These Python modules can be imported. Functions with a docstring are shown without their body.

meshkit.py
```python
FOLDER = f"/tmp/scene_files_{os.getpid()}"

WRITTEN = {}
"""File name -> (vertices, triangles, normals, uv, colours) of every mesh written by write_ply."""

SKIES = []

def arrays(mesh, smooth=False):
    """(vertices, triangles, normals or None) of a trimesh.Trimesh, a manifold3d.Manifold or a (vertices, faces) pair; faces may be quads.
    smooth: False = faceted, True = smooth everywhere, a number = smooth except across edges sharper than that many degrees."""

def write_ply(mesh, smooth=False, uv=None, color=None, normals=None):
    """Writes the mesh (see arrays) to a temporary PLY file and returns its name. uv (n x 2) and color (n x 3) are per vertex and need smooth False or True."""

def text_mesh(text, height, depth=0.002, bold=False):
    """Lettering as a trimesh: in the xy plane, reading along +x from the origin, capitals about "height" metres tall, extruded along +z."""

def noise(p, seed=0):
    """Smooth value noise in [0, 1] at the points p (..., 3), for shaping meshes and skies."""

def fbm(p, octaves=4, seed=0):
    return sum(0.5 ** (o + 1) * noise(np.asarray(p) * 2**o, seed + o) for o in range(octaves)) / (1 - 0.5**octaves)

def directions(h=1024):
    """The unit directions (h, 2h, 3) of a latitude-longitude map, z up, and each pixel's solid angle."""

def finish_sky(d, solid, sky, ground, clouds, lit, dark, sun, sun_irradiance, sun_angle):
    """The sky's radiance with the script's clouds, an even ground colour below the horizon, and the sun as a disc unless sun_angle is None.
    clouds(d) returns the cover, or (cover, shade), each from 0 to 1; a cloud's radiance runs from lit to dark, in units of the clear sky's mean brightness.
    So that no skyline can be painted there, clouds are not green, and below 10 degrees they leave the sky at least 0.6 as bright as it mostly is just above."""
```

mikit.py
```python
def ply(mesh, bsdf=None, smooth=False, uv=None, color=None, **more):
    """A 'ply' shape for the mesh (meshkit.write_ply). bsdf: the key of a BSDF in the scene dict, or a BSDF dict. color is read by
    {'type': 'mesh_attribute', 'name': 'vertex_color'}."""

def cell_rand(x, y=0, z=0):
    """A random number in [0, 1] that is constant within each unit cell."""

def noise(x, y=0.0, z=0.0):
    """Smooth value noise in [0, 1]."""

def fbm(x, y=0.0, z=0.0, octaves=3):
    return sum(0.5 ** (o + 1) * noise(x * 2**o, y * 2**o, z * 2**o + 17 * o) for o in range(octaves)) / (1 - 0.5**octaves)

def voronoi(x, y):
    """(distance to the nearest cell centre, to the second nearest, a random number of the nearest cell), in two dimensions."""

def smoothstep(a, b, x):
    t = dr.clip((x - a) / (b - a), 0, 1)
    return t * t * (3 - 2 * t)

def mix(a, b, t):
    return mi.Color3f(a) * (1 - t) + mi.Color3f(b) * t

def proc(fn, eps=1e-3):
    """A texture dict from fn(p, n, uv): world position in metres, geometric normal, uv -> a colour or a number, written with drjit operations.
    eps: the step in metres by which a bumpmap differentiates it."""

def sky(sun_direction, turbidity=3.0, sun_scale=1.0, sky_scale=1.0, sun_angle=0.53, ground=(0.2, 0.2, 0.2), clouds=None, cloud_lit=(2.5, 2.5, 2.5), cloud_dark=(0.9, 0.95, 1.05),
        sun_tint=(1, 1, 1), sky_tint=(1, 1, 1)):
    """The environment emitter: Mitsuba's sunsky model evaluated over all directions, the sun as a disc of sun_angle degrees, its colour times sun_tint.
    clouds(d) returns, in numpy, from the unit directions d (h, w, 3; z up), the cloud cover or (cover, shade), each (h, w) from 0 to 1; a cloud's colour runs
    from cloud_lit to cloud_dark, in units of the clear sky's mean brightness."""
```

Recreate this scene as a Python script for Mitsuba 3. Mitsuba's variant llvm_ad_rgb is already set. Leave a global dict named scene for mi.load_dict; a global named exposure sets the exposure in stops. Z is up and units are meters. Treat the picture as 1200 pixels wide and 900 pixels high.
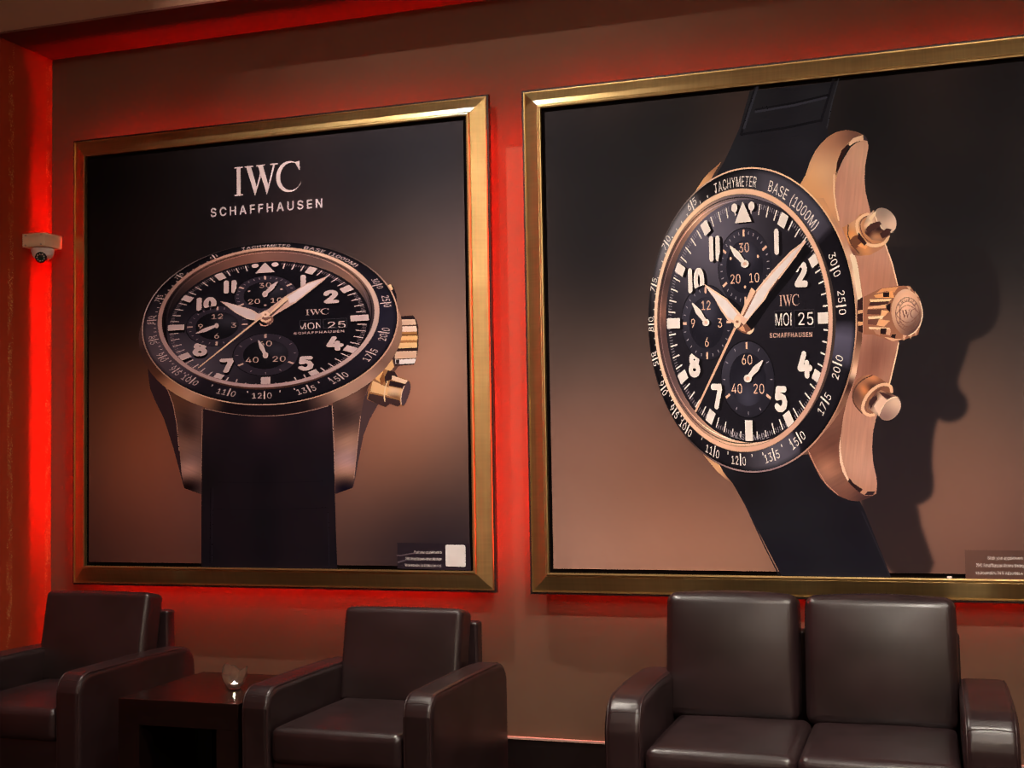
import math, random
import numpy as np
import trimesh, manifold3d, shapely
from shapely.geometry import Polygon, LineString, Point, box as sbox
from shapely.ops import unary_union
import drjit as dr
import mitsuba as mi
import mikit, meshkit
T = mi.ScalarTransform4f
random.seed(7)
rng = np.random.default_rng(7)

# ------------------------------------------------------------------ camera, light, exposure
exposure = 0.6
scene, labels = {}, {}
_o, _f, _u = np.array([0, 0, 1.45], float), np.array([-0.315007, 0.947525, 0.054477]), np.array([0.033852, -0.046145, 0.998361])
scene['camera'] = {'type': 'perspective', 'fov': 44.3285, 'fov_axis': 'x', 'near_clip': 0.05, 'far_clip': 100.0,
                   'to_world': T().look_at(origin=_o.tolist(), target=(_o + _f).tolist(), up=_u.tolist())}
WARM = (1.0, 0.89, 0.78)
RED = (1.0, 0.012, 0.006)
# ceiling downlights of the room (all above the frame): x, y, z, radius, radiance
#            x, y, z, intensity, cone (half angle, degrees), half angle of the even part, where it points on the floor
DOWNLIGHTS = [(-2.5, 4.07, 4.84, 26, 42, 20, (-2.1, 4.6, 0)), (-2.3, 1.9, 4.84, 12, 25, 12, (-1.75, 5.3, 2.65)), (.4, 1.9, 4.84, 33, 38, 20, (-.02, 4.2, 0)), (2.4, 1.9, 4.84, 8, 60, 40, (2.2, 2.6, 0)),
              (2.7, -.8, 4.84, 14, 66, 50, (2.6, -.2, 0))]
FILL_LAMP = (.6, -1.2, 3.9, .12, 220)      # added warm fill lamp, shaped as a globe hung behind the viewer
STRIP = 66.0      # top and bottom runs; the upright runs glow SIDE times as much
SIDE = 1.6
#      # radiance of the red light strips behind the pictures
CANDLE = 80.0

# ------------------------------------------------------------------ helpers
def lin(c):
    c = np.asarray(c, float) / 255.0
    return np.where(c <= .04045, c / 12.92, ((c + .055) / 1.055) ** 2.4)
def rgb(*c): return {'type': 'rgb', 'value': [float(x) for x in c]}
def srgb(*c): return rgb(*lin(c))
def numbered(name):
    if name not in labels and name not in scene: return name
    k = 1
    while f'{name}_{k:03d}' in labels or f'{name}_{k:03d}' in scene: k += 1
    return f'{name}_{k:03d}'
def thing(name, label, cat, group=None):
    key = numbered(name)
    labels[key] = {'label': label, 'category': cat}
    if group: labels[key]['group'] = group
    return key
def obj(name, mesh, mat, parent=None, smooth=False, label=None, **more):
    key = numbered(f'{parent}__{name}' if parent else name)
    scene[key] = mikit.ply(mesh, mat, smooth, **more)
    if label: labels.setdefault(key, {})['label'] = label
    return key
def structure(name, mesh, mat, smooth=False, label=None):
    scene[name] = mikit.ply(mesh, mat, smooth)
    labels[name] = {'kind': 'structure', 'label': label}
    return name
def bx(x0, x1, y0, y1, z0, z1):
    m = trimesh.creation.box(extents=(x1 - x0, y1 - y0, z1 - z0)); m.apply_translation(((x0 + x1) / 2, (y0 + y1) / 2, (z0 + z1) / 2)); return m
def cat(*ms): return trimesh.util.concatenate(ms)
def hull_spheres(pts, r, seg=16):
    s = trimesh.creation.icosphere(subdivisions=1 if seg < 12 else 2, radius=r).vertices
    return manifold3d.Manifold.hull_points(np.vstack([s + np.asarray(p, float) for p in pts]))
def to_tri(m):
    q = m.to_mesh(); return trimesh.Trimesh(q.vert_properties[:, :3], q.tri_verts, process=True)
def rbox(x0, x1, y0, y1, z0, z1, r, refine=0.0):
    pts = [(x, y, z) for x in (x0 + r, x1 - r) for y in (y0 + r, y1 - r) for z in (z0 + r, z1 - r)]
    m = hull_spheres(pts, r)
    if refine: m = m.refine_to_length(refine)
    return to_tri(m)
def tube(path, r, n=8, closed=False):
    p = np.asarray(path, float); m = len(p)
    t = np.gradient(p, axis=0) if not closed else np.roll(p, -1, 0) - np.roll(p, 1, 0)
    t /= np.linalg.norm(t, axis=1, keepdims=True) + 1e-12
    up = np.array([0, 0, 1.0]); V = []
    a0 = None
    for i in range(m):
        a = (a0 if a0 is not None else (up if abs(t[i] @ up) < .9 else np.array([1., 0, 0])))
        a = a - t[i] * (a @ t[i]); a /= np.linalg.norm(a); a0 = a
        b = np.cross(t[i], a)
        for k in range(n):
            an = 2 * math.pi * k / n; V.append(p[i] + r * (math.cos(an) * a + math.sin(an) * b))
    Fc = []
    for i in range(m if closed else m - 1):
        j = (i + 1) % m
        for k in range(n):
            l = (k + 1) % n
            Fc += [[i * n + k, i * n + l, j * n + l], [i * n + k, j * n + l, j * n + k]]
    if not closed:
        V += [p[0], p[-1]]; c0, c1 = len(V) - 2, len(V) - 1
        for k in range(n):
            l = (k + 1) % n; Fc += [[c0, l, k], [c1, (m - 1) * n + k, (m - 1) * n + l]]
    return trimesh.Trimesh(V, Fc, process=False)
def lathe(profile, n=48, wob=None):
    P = np.asarray(profile, float); V = []; Fc = []
    for i in range(n):
        a = 2 * math.pi * i / n
        for (r, z) in P: V.append((r * math.cos(a), r * math.sin(a), z))
    m = len(P)
    for i in range(n):
        j = (i + 1) % n
        for k in range(m - 1):
            Fc += [[i * m + k, j * m + k, j * m + k + 1], [i * m + k, j * m + k + 1, i * m + k + 1]]
    t = trimesh.Trimesh(V, Fc, process=True); t.update_faces(t.nondegenerate_faces()); t.fix_normals(); return t

# ------------------------------------------------------------------ materials
def leather_relief(p, n, uv):
    return .5 * mikit.fbm(p.x * 260, p.y * 260, p.z * 260, 2) + 2.5 * mikit.fbm(p.x * 7, p.y * 7, p.z * 7, 2)
def leather_tone(p, n, uv):
    w = mikit.fbm(p.x * 5, p.y * 5, p.z * 5, 3)
    return mikit.mix(lin((29, 19, 20)).tolist(), lin((39, 26, 28)).tolist(), mikit.smoothstep(.3, .7, w))
scene['leather'] = {'type': 'bumpmap', 'scale': 1.0, 'tex': {**mikit.proc(lambda p, n, uv: .0006 * leather_relief(p, n, uv))},
                    'bsdf': {'type': 'principled', 'base_color': mikit.proc(leather_tone), 'roughness': .34, 'specular': .6}}
scene['leather_seam'] = {'type': 'principled', 'base_color': srgb(42, 27, 28), 'roughness': .38, 'specular': .5}
def wall_tone(p, n, uv):
    w = mikit.fbm(p.x * 1.3, p.z * 1.3, p.y * 1.3, 3)
    return mikit.mix(lin((97, 74, 60)).tolist(), lin((105, 81, 66)).tolist(), w)
scene['wall_paint'] = {'type': 'twosided', 'b': {'type': 'diffuse', 'reflectance': mikit.proc(wall_tone)}}
def paper_tone(p, n, uv):
    y = p.y
    d = dr.abs(y - 4.998 - .275 * dr.round((y - 4.998) / .275))
    g = mikit.noise(p.y * 420, p.z * 420, p.x * 420)
    gl = mikit.smoothstep(.021, .017, d) * mikit.smoothstep(.62, .82, g) * mikit.smoothstep(.25, .6, mikit.noise(p.y * 60, p.z * 22))
    base = mikit.mix(lin((150, 48, 26)).tolist(), lin((166, 56, 30)).tolist(), mikit.fbm(p.y * 3, p.z * 3))
    return mikit.mix(base, lin((236, 190, 120)).tolist(), gl)
scene['wallpaper'] = {'type': 'twosided', 'b': {'type': 'principled', 'base_color': mikit.proc(paper_tone), 'roughness': .6, 'specular': .3}}
scene['cream_paint'] = {'type': 'diffuse', 'reflectance': srgb(196, 180, 162)}
scene['soffit_shaded'] = {'type': 'diffuse', 'reflectance': srgb(104, 62, 54)}  # darker version of the soffit paint; shade of the underside put into colour
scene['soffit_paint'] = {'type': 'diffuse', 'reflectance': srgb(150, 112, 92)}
scene['ceiling_paint'] = {'type': 'twosided', 'b': {'type': 'diffuse', 'reflectance': srgb(214, 196, 176)}}
def carpet(p, n, uv):
    return mikit.mix(lin((52, 34, 30)).tolist(), lin((74, 50, 42)).tolist(), mikit.noise(p.x * 90, p.y * 90))
scene['floor_carpet'] = {'type': 'twosided', 'b': {'type': 'diffuse', 'reflectance': mikit.proc(carpet)}}
scene['black_gloss'] = {'type': 'principled', 'base_color': srgb(24, 17, 17), 'roughness': .3, 'specular': .4}
scene['cap_paint'] = {'type': 'principled', 'base_color': srgb(176, 142, 128), 'roughness': .4}
def brushed_gold(p, n, uv):
    s = mikit.fbm(p.x * 9, p.z * 9, 0, 3)
    t = mikit.noise(p.x * 170, p.z * 4) * .5 + mikit.noise(p.x * 4, p.z * 170) * .5
    return mikit.mix(lin((172, 142, 92)).tolist(), lin((210, 180, 122)).tolist(), dr.clip(.6 * s + .4 * t, 0, 1))
scene['gold_leaf'] = {'type': 'principled', 'base_color': mikit.proc(brushed_gold), 'metallic': .9, 'roughness': .33, 'specular': .5}
scene['frame_side'] = {'type': 'principled', 'base_color': srgb(34, 20, 14), 'roughness': .5}
scene['board_black'] = {'type': 'diffuse', 'reflectance': srgb(16, 12, 12)}
def veneer(p, n, uv):
    g = mikit.fbm(p.x * 3 + 2 * mikit.noise(p.x * 2, p.y * 14, p.z * 14), p.y * 46, p.z * 46, 3)
    return mikit.mix(lin((15, 6, 5)).tolist(), lin((24, 10, 8)).tolist(), g)
scene['dark_veneer'] = {'type': 'principled', 'base_color': mikit.proc(veneer), 'roughness': .22, 'specular': .55, 'clearcoat': .5, 'clearcoat_gloss': .85}
scene['clear_glass'] = {'type': 'blendbsdf', 'weight': .022, 'a': {'type': 'dielectric', 'int_ior': 1.5}, 'b': {'type': 'twosided', 'b': {'type': 'diffuse', 'reflectance': srgb(255, 232, 220)}}}  # white diffuse mixed in so the rim looks brighter lit
scene['wax'] = {'type': 'principled', 'base_color': srgb(236, 222, 200), 'roughness': .5}
scene['tin'] = {'type': 'roughconductor', 'material': 'Al', 'alpha': .2}
scene['mount_paint'] = {'type': 'principled', 'base_color': srgb(236, 208, 168), 'roughness': .5}
scene['white_plastic'] = {'type': 'principled', 'base_color': srgb(240, 226, 216), 'roughness': .35, 'specular': .5}
scene['black_plastic'] = {'type': 'principled', 'base_color': srgb(20, 18, 20), 'roughness': .2}
scene['white_paper'] = {'type': 'twosided', 'b': {'type': 'diffuse', 'reflectance': srgb(240, 232, 222)}}
scene['print_ink'] = {'type': 'twosided', 'b': {'type': 'diffuse', 'reflectance': {'type': 'mesh_attribute', 'name': 'vertex_color'}}}
scene['lamp_housing'] = {'type': 'diffuse', 'reflectance': srgb(200, 200, 196)}
scene['led_plastic'] = {'type': 'diffuse', 'reflectance': srgb(160, 60, 50)}

# ------------------------------------------------------------------ the room
WY, LX, ZS = 5.30, -4.222, 3.507      # back wall, left wall, underside of the soffit
CEIL = 4.9
structure('wall_back', bx(-4.6, 3.6, WY, WY + .2, -.1, CEIL + .1), 'wall_paint', label='taupe painted wall behind the sofa and armchairs')
structure('wall_left', bx(LX - .2, LX, -2.8, WY + .2, -.1, CEIL + .1), 'wallpaper', label='rust coloured papered wall with glittering vertical stripes')
structure('wall_right', bx(3.4, 3.6, -2.8, WY, -.1, CEIL + .1), 'cream_paint', label='cream wall at the far right end of the room')
structure('wall_front', bx(-4.4, 3.6, -3.0, -2.8, -.1, CEIL + .1), 'cream_paint', label='cream wall behind the viewer')
structure('floor', bx(-4.6, 3.6, -3.0, WY + .2, -.1, 0), 'floor_carpet', label='dark brown carpeted floor')
structure('ceiling', bx(-4.6, 3.6, -3.0, WY + .2, CEIL, CEIL + .1), 'ceiling_paint', label='dim brown ceiling')
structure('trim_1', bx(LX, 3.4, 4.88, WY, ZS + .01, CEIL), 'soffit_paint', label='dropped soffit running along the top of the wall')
structure('trim_3', bx(LX, 3.4, 4.881, WY, ZS, ZS + .01), 'soffit_shaded', label='underside of the soffit with its shade put into a darker paint')
structure('baseboard_back', bx(LX, 3.4, WY - .016, WY, 0, .200), 'black_gloss', label='black baseboard along the back wall')
structure('trim_2', bx(LX, 3.4, WY - .022, WY, .200, .208), 'cap_paint', label='thin pale strip on top of the black baseboard')
structure('baseboard_left', bx(LX, LX + .016, -2.8, WY - .022, 0, .2), 'black_gloss', label='black baseboard along the papered wall')
for i, (x, y, z, e, cone, beam, aim) in enumerate(DOWNLIGHTS):
    r = .06
    k = thing('ceiling_downlight', 'round recessed ceiling downlight with white rim', 'ceiling light', 'ceiling downlights of the lounge')
    h = lathe([(r * 1.02, 0), (r * 1.35, 0), (r * 1.35, .012), (r * 1.25, .06), (r * 1.02, .06), (r * 1.02, 0)], 32); h.apply_translation((x, y, z))
    obj('housing', h, 'lamp_housing', k)
    d = trimesh.creation.cylinder(radius=r, height=.01, sections=32); d.apply_translation((x, y, z + .03))
    obj('lamp', d, 'lamp_housing', k)
    scene[f'downlight_beam_{i}'] = {'type': 'spot', 'intensity': rgb(*[e * c for c in WARM]), 'cutoff_angle': float(cone), 'beam_width': float(beam), 'to_world': T().look_at(origin=[x, y, z], target=list(aim), up=[0, 1, 0])}

k = thing('pendant_lamp', 'added fill lamp, a round white globe hung from the ceiling out of view', 'ceiling light')
px, py, pz, pr_, pe = FILL_LAMP
g = trimesh.creation.icosphere(subdivisions=3, radius=pr_); g.apply_translation((px, py, pz))
obj('globe', g, 'lamp_housing', k, emitter={'type': 'area', 'radiance': rgb(*[pe * c for c in WARM])})
obj('rod', tube([(px, py, pz + pr_ - .002), (px, py, CEIL - .02)], .008), 'black_plastic', k)
c = trimesh.creation.cylinder(radius=.06, height=.02, sections=32); c.apply_translation((px, py, CEIL - .0101)); obj('canopy', c, 'black_plastic', k)

# ------------------------------------------------------------------ framed posters
YP = 5.19
def frame_rails(root, cx, cz, low, left, ly):
    R, s = 1.103, .0955
    prof = [(.009, 5.235), (.009, 5.210), (.0105, 5.207), (.015, 5.207), (.016, 5.2105), (.019, 5.2095), (.078, 5.187), (.081, 5.188), (.084, 5.180), (.089, 5.1775), (s, 5.179), (s, 5.2), (.06, 5.21), (.05, 5.235)]
    edge = [(0, 5.235), (0, 5.216), (.002, 5.214), (.009, 5.214), (.009, 5.235)]  # outer moulding coloured dark to give the frame its shadow line
    for k, prof in [(k, q) for k in range(4) for q in (prof, edge)]:
        n = len(prof)
        a = math.radians(-90 * k); V = []
        for sgn in (-1, 1):
            for (q, y) in prof:
                u, v = sgn * (R - q), R - q
                V.append((cx + u * math.cos(a) - v * math.sin(a), y, cz + u * math.sin(a) + v * math.cos(a)))
        Fc = []
        for i in range(n):
            j = (i + 1) % n; Fc += [[i, n + i, n + j], [i, n + j, j]]
        tr, fc = trimesh.creation.triangulate_polygon(Polygon(prof), engine='earcut')
        m = trimesh.Trimesh(V, Fc, process=False)
        caps = []
        for o, fl in ((0, 1), (n, -1)):
            idx = [int(np.argmin(np.hypot(*(np.array(prof) - p).T))) + o for p in tr]
            for t in fc: caps.append([idx[t[0]], idx[t[1]], idx[t[2]]][::fl])
        m = trimesh.Trimesh(V, Fc + caps, process=False); m.fix_normals()
        rail = obj('frame_rail', m, 'gold_leaf', root) if prof is not edge else obj('outer_edge', m, 'frame_side', rail, label='outer edge darkened as a shadow line')
    b = bx(cx - 1.012, cx + 1.012, 5.200, 5.233, cz - 1.012, cz + 1.012)
    obj('backing_board', b, 'board_black', root)
    q = R - .10
    for st, pw in ((bx(cx - q, cx + q, 5.262, 5.276, cz + q - .012, cz + q), .75), (bx(cx + q - .012, cx + q, 5.262, 5.276, cz - q + .012, cz + q - .012), SIDE), (bx(cx - q, cx + q, 5.262, 5.276, cz - q, cz - q + .012), low), (bx(cx - q, cx - q + .012, 5.262 + ly, 5.276 + ly, cz - q + .012, cz + q - .012), left)):
        obj('light_strip', st, 'led_plastic', root, label='red light strip glowing behind the frame', emitter={'type': 'area', 'radiance': rgb(*[STRIP * pw * c for c in RED])})
    for u in (-.6, .6):
        for v in (-.6, .6): obj('wall_bracket', bx(cx + u - .03, cx + u + .03, 5.2335, WY, cz + v - .03, cz + v + .03), 'frame_side', root)

DZ = .000025
GAIN = 1.0 / np.array([1.0, .89, .78]) * 1.15  # print colours already hold room light; lamp tint is divided out here
class Print:
    """Flat print in poster coordinates (u to the right, v up, metres from the picture's centre)."""
    def __init__(s, root, cx, cz): s.root, s.cx, s.cz, s.n = root, cx, cz, 1
    def level(s): s.n += 1; return s.n
    def put(s, name, parts, label=None, parent=None, flat=False):
        """parts: list of (vertices 2d, faces, colours per vertex in 0..255 of the picture), drawn in order."""
        V, Fc, C, k = [], [], [], 0
        s.n += 1
        for q in parts:
            if q is None or not flat: s.n += 1
            if q is None or len(q[1]) == 0: continue
            v, f, c = q; v = np.asarray(v, float)
            V.append(np.c_[s.cx + v[:, 0], np.full(len(v), YP - .0004 - s.n * DZ), s.cz + v[:, 1]]); Fc.append(np.asarray(f) + k); k += len(v)
            c = np.asarray(c, float); c = np.tile(c, (len(v), 1)) if c.ndim == 1 else c
            C.append(np.clip(lin(np.clip(c, 0, 255)) * GAIN, 0, .92))
        key = numbered(f'{parent or s.root}__{name}')
        m = trimesh.Trimesh(np.vstack(V), np.vstack(Fc), process=False)
        scene[key] = mikit.ply(m, 'print_ink', False, color=np.vstack(C))
        if label: labels[key] = {'label': label}
        return key
def tri(poly, size=0):
    out = []
    for g in getattr(poly, 'geoms', [poly]):
        if g.geom_type != 'Polygon' or g.area < 1e-8: continue
        g = shapely.geometry.polygon.orient(g.simplify(1e-5), 1)
        v, f = trimesh.creation.triangulate_polygon(g, engine='earcut')
        if size:
            v3, f = trimesh.remesh.subdivide_to_size(np.c_[v, np.zeros(len(v))], f, size, max_iter=12); v = v3[:, :2]
        out.append((v, f))
    if not out: return np.zeros((0, 2)), np.zeros((0, 3), int)
    k = 0; V = []; Fc = []
    for v, f in out: V.append(v); Fc.append(np.asarray(f) + k); k += len(v)
    V, Fc = np.vstack(V), np.vstack(Fc)
    a, b, c = V[Fc[:, 0]], V[Fc[:, 1]], V[Fc[:, 2]]
    neg = ((b - a)[:, 0] * (c - a)[:, 1] - (b - a)[:, 1] * (c - a)[:, 0]) < 0
    Fc[neg] = Fc[neg][:, ::-1]
    return V, Fc
def area(poly, col, size=0):
    if callable(col):
        v, f = tri(poly, size or .02); return v, f, (col(v) if len(v) else np.zeros((0, 3)))
    v, f = tri(poly, size); return v, f, col
def idw(samples, p=2.4, eps=.02):
    S = np.array([[a, b] for a, b, *_ in samples]); C = np.array([s[2] for s in samples], float)
    def fn(v):
        d = ((v[:, None, :] - S[None]) ** 2).sum(-1) + eps ** 2
        w = d ** (-p / 2) ; w /= w.sum(1, keepdims=True)
        return w @ C
    return fn
def rbf(samples, s=.22, lam=.05):
    """Smooth Gaussian-weighted regression through the samples."""
    S = np.array([[a, b] for a, b, *_ in samples]); C = np.array([q[2] for q in samples], float)
    def phi(a): return np.exp(-((a[:, None, :] - S[None]) ** 2).sum(-1) / (2 * s * s))
    m = C.mean(0); W = np.linalg.solve(phi(S) + lam * np.eye(len(S)), C - m)
    return lambda v: np.vstack([phi(q) @ W + m for q in np.array_split(v, max(1, len(v) // 20000))])
def brushed(fn, ang, amp=.06, f=150, seed=0):
    ca, sa = math.cos(ang), math.sin(ang)
    def g(v):
        t = -v[:, 0] * sa + v[:, 1] * ca; l = v[:, 0] * ca + v[:, 1] * sa
        n = meshkit.fbm(np.c_[t * f, l * f * .06, t * 0 + seed], 3)
        return fn(v) * (1 + amp * 2 * (n - .5))[:, None]
    return g
def chaikin(pts, it=2, closed=True):
    p = np.asarray(pts, float)
    for _ in range(it):
        q = np.roll(p, -1, 0) if closed else p[1:]
        b = p if closed else p[:-1]
        n = np.empty((2 * len(b), 2)); n[0::2] = .75 * b + .25 * q; n[1::2] = .25 * b + .75 * q
        p = n if closed else np.vstack([p[:1], n, p[-1:]])
    return p
def poly(pts, smooth=0): return Polygon(chaikin(pts, smooth) if smooth else pts).buffer(0)
def wire(pts, w, smooth=0, cap='round'): return LineString(chaikin(pts, smooth, False) if smooth else pts).buffer(w / 2, cap_style=cap)
_gl = {}
def glyphs(text, bold=False):
    """Lettering with capitals one unit tall, left edge at 0, as (vertices, faces); and its width."""
    if (text, bold) not in _gl:
        m = meshkit.text_mesh(text, 1.0, .1, bold)
        f = m.faces[m.face_normals[:, 2] > .5]; u, i = np.unique(f, return_inverse=True)
        v = m.vertices[u][:, :2].copy(); v[:, 0] -= v[:, 0].min()
        _gl[text, bold] = (v, i.reshape(f.shape), v[:, 0].max())
    v, f, w = _gl[text, bold]; return v.copy(), f.copy(), w
def hm(Hm, xy):
    xy = np.atleast_2d(np.asarray(xy, float)); q = np.c_[xy, np.ones(len(xy))] @ np.asarray(Hm).T; return q[:, :2] / q[:, 2:]
def warp(Hm, g):
    def one(p): return Polygon(hm(Hm, p.exterior.coords), [hm(Hm, i.coords) for i in p.interiors])
    return unary_union([one(q).buffer(0) for q in getattr(g, 'geoms', [g]) if q.geom_type == 'Polygon' and q.area > 1e-9])
def disc(c, r, n=96):
    a = np.linspace(0, 2 * math.pi, n, endpoint=False); return Polygon(np.c_[c[0] + r * np.sin(a), c[1] + r * np.cos(a)])
def pol(a, r): a = math.radians(a); return np.array([r * math.sin(a), r * math.cos(a)])
def tick(a, r0, r1, w, c=(0, 0)):
    p, q = pol(a, r0) + c, pol(a, r1) + c; return LineString([p, q]).buffer(w / 2, cap_style='flat')
def type_at(text, c, h, rot=0, bold=False, space=0, width=None):
    """Centred lettering in the plane's own units: cap height h, turned rot degrees; space is added between letters (in cap heights)."""
    if space:
        V, Fc, x, k = [], [], 0, 0
        for ch in text:
            if ch == ' ': x += .45 + space; continue
            v, f, w = glyphs(ch, bold); V.append(v + [x, 0]); Fc.append(f + k); k += len(v); x += w + space
        v, f, w = np.vstack(V), np.vstack(Fc), x - space
    else: v, f, w = glyphs(text, bold)
    sx = h if width is None else width / w
    v = np.c_[(v[:, 0] - w / 2) * sx, (v[:, 1] - .5) * h]
    a = math.radians(rot); v = np.c_[v[:, 0] * math.cos(a) - v[:, 1] * math.sin(a), v[:, 0] * math.sin(a) + v[:, 1] * math.cos(a)]
    return v + np.asarray(c, float), f
def serif_IWC():
    """The three serif capitals, one unit tall, drawn as outlines."""
    g = [sbox(0, .962, .33, 1), sbox(0, 0, .33, .038), sbox(.09, .02, .24, .98)]
    W0 = .40
    def q(*p): return Polygon([(W0 + x, y) for x, y in p])
    g += [q((.06, .98), (.24, .98), (.475, .22), (.395, -.03)), q((.375, -.03), (.41, -.03), (.665, .70), (.615, .76)),
          q((.52, .98), (.70, .98), (.935, .22), (.855, -.03)), q((.835, -.03), (.87, -.03), (1.185, .98), (1.115, .98)),
          q((0, .962), (.33, .962), (.33, 1), (0, 1)), q((.46, .962), (.79, .962), (.79, 1), (.46, 1)), q((1.0, .962), (1.29, .962), (1.29, 1), (1.0, 1))]
    c = np.array([W0 + 1.72, .5]); a = np.linspace(0, 2 * math.pi, 80)
    out = Polygon(np.c_[c[0] + .50 * np.cos(a), c[1] + .535 * np.sin(a)]); inn = Polygon(np.c_[c[0] + .075 + .42 * np.cos(a), c[1] + .475 * np.sin(a)])
    C = out.difference(inn).difference(Polygon([c + (.02, 0), c + (.8, .52), c + (.8, -.36)]))
    C = C.union(Polygon([(c[0] + .40, 1.02), (c[0] + .40, .70), (c[0] + .375, .70), (c[0] + .22, .97)]))
    return unary_union([x.buffer(.003) for x in g]), C, c[0] + .42
_I, _C, IWC_W = serif_IWC()
IWC = unary_union([_I, _C])

# ------------------------------------------------------------------ the watch pictured on both posters (drawn in the planes of its dial and bezel)
NUM = {'1': [[(0, -.365), (0, .365)]],
       '2': [[(-.2, .2), (-.17, .3), (-.07, .36), (.05, .365), (.16, .31), (.2, .2), (.17, .09), (.02, -.1), (-.2, -.35), (.22, -.36)]],
       '4': [[(.0, .38), (-.22, -.12), (.28, -.12)], [(.13, .06), (.13, -.38)]],
       '5': [[(.2, .36), (-.12, .36), (-.17, .06), (.02, .1), (.16, .04), (.22, -.12), (.18, -.28), (.04, -.37), (-.1, -.36), (-.2, -.28)]],
       '7': [[(-.22, .36), (.2, .36), (.12, .12), (-.04, -.38)]],
       '8': [[(.17 * math.sin(a), .205 + .16 * math.cos(a)) for a in np.linspace(0, 6.2832, 24)], [(.215 * math.sin(a), -.185 + .185 * math.cos(a)) for a in np.linspace(0, 6.2832, 24)]],
       '10': [[(-.36, -.375), (-.36, .375)], [(.15 + .185 * math.sin(a), .375 * math.cos(a)) for a in np.linspace(0, 6.2832, 28)]],
       '11': [[(-.18, -.375), (-.18, .375)], [(.18, -.375), (.18, .375)]]}
SUB = {'12': (0, .44), '6': (0, -.475), '9': (-.475, -.005)}
HOURS = {'1': (.375, .62), '2': (.634, .35), '4': (.643, -.36), '5': (.372, -.63), '7': (-.368, -.615), '8': (-.638, -.355), '10': (-.585, .352), '11': (-.352, .606)}
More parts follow.
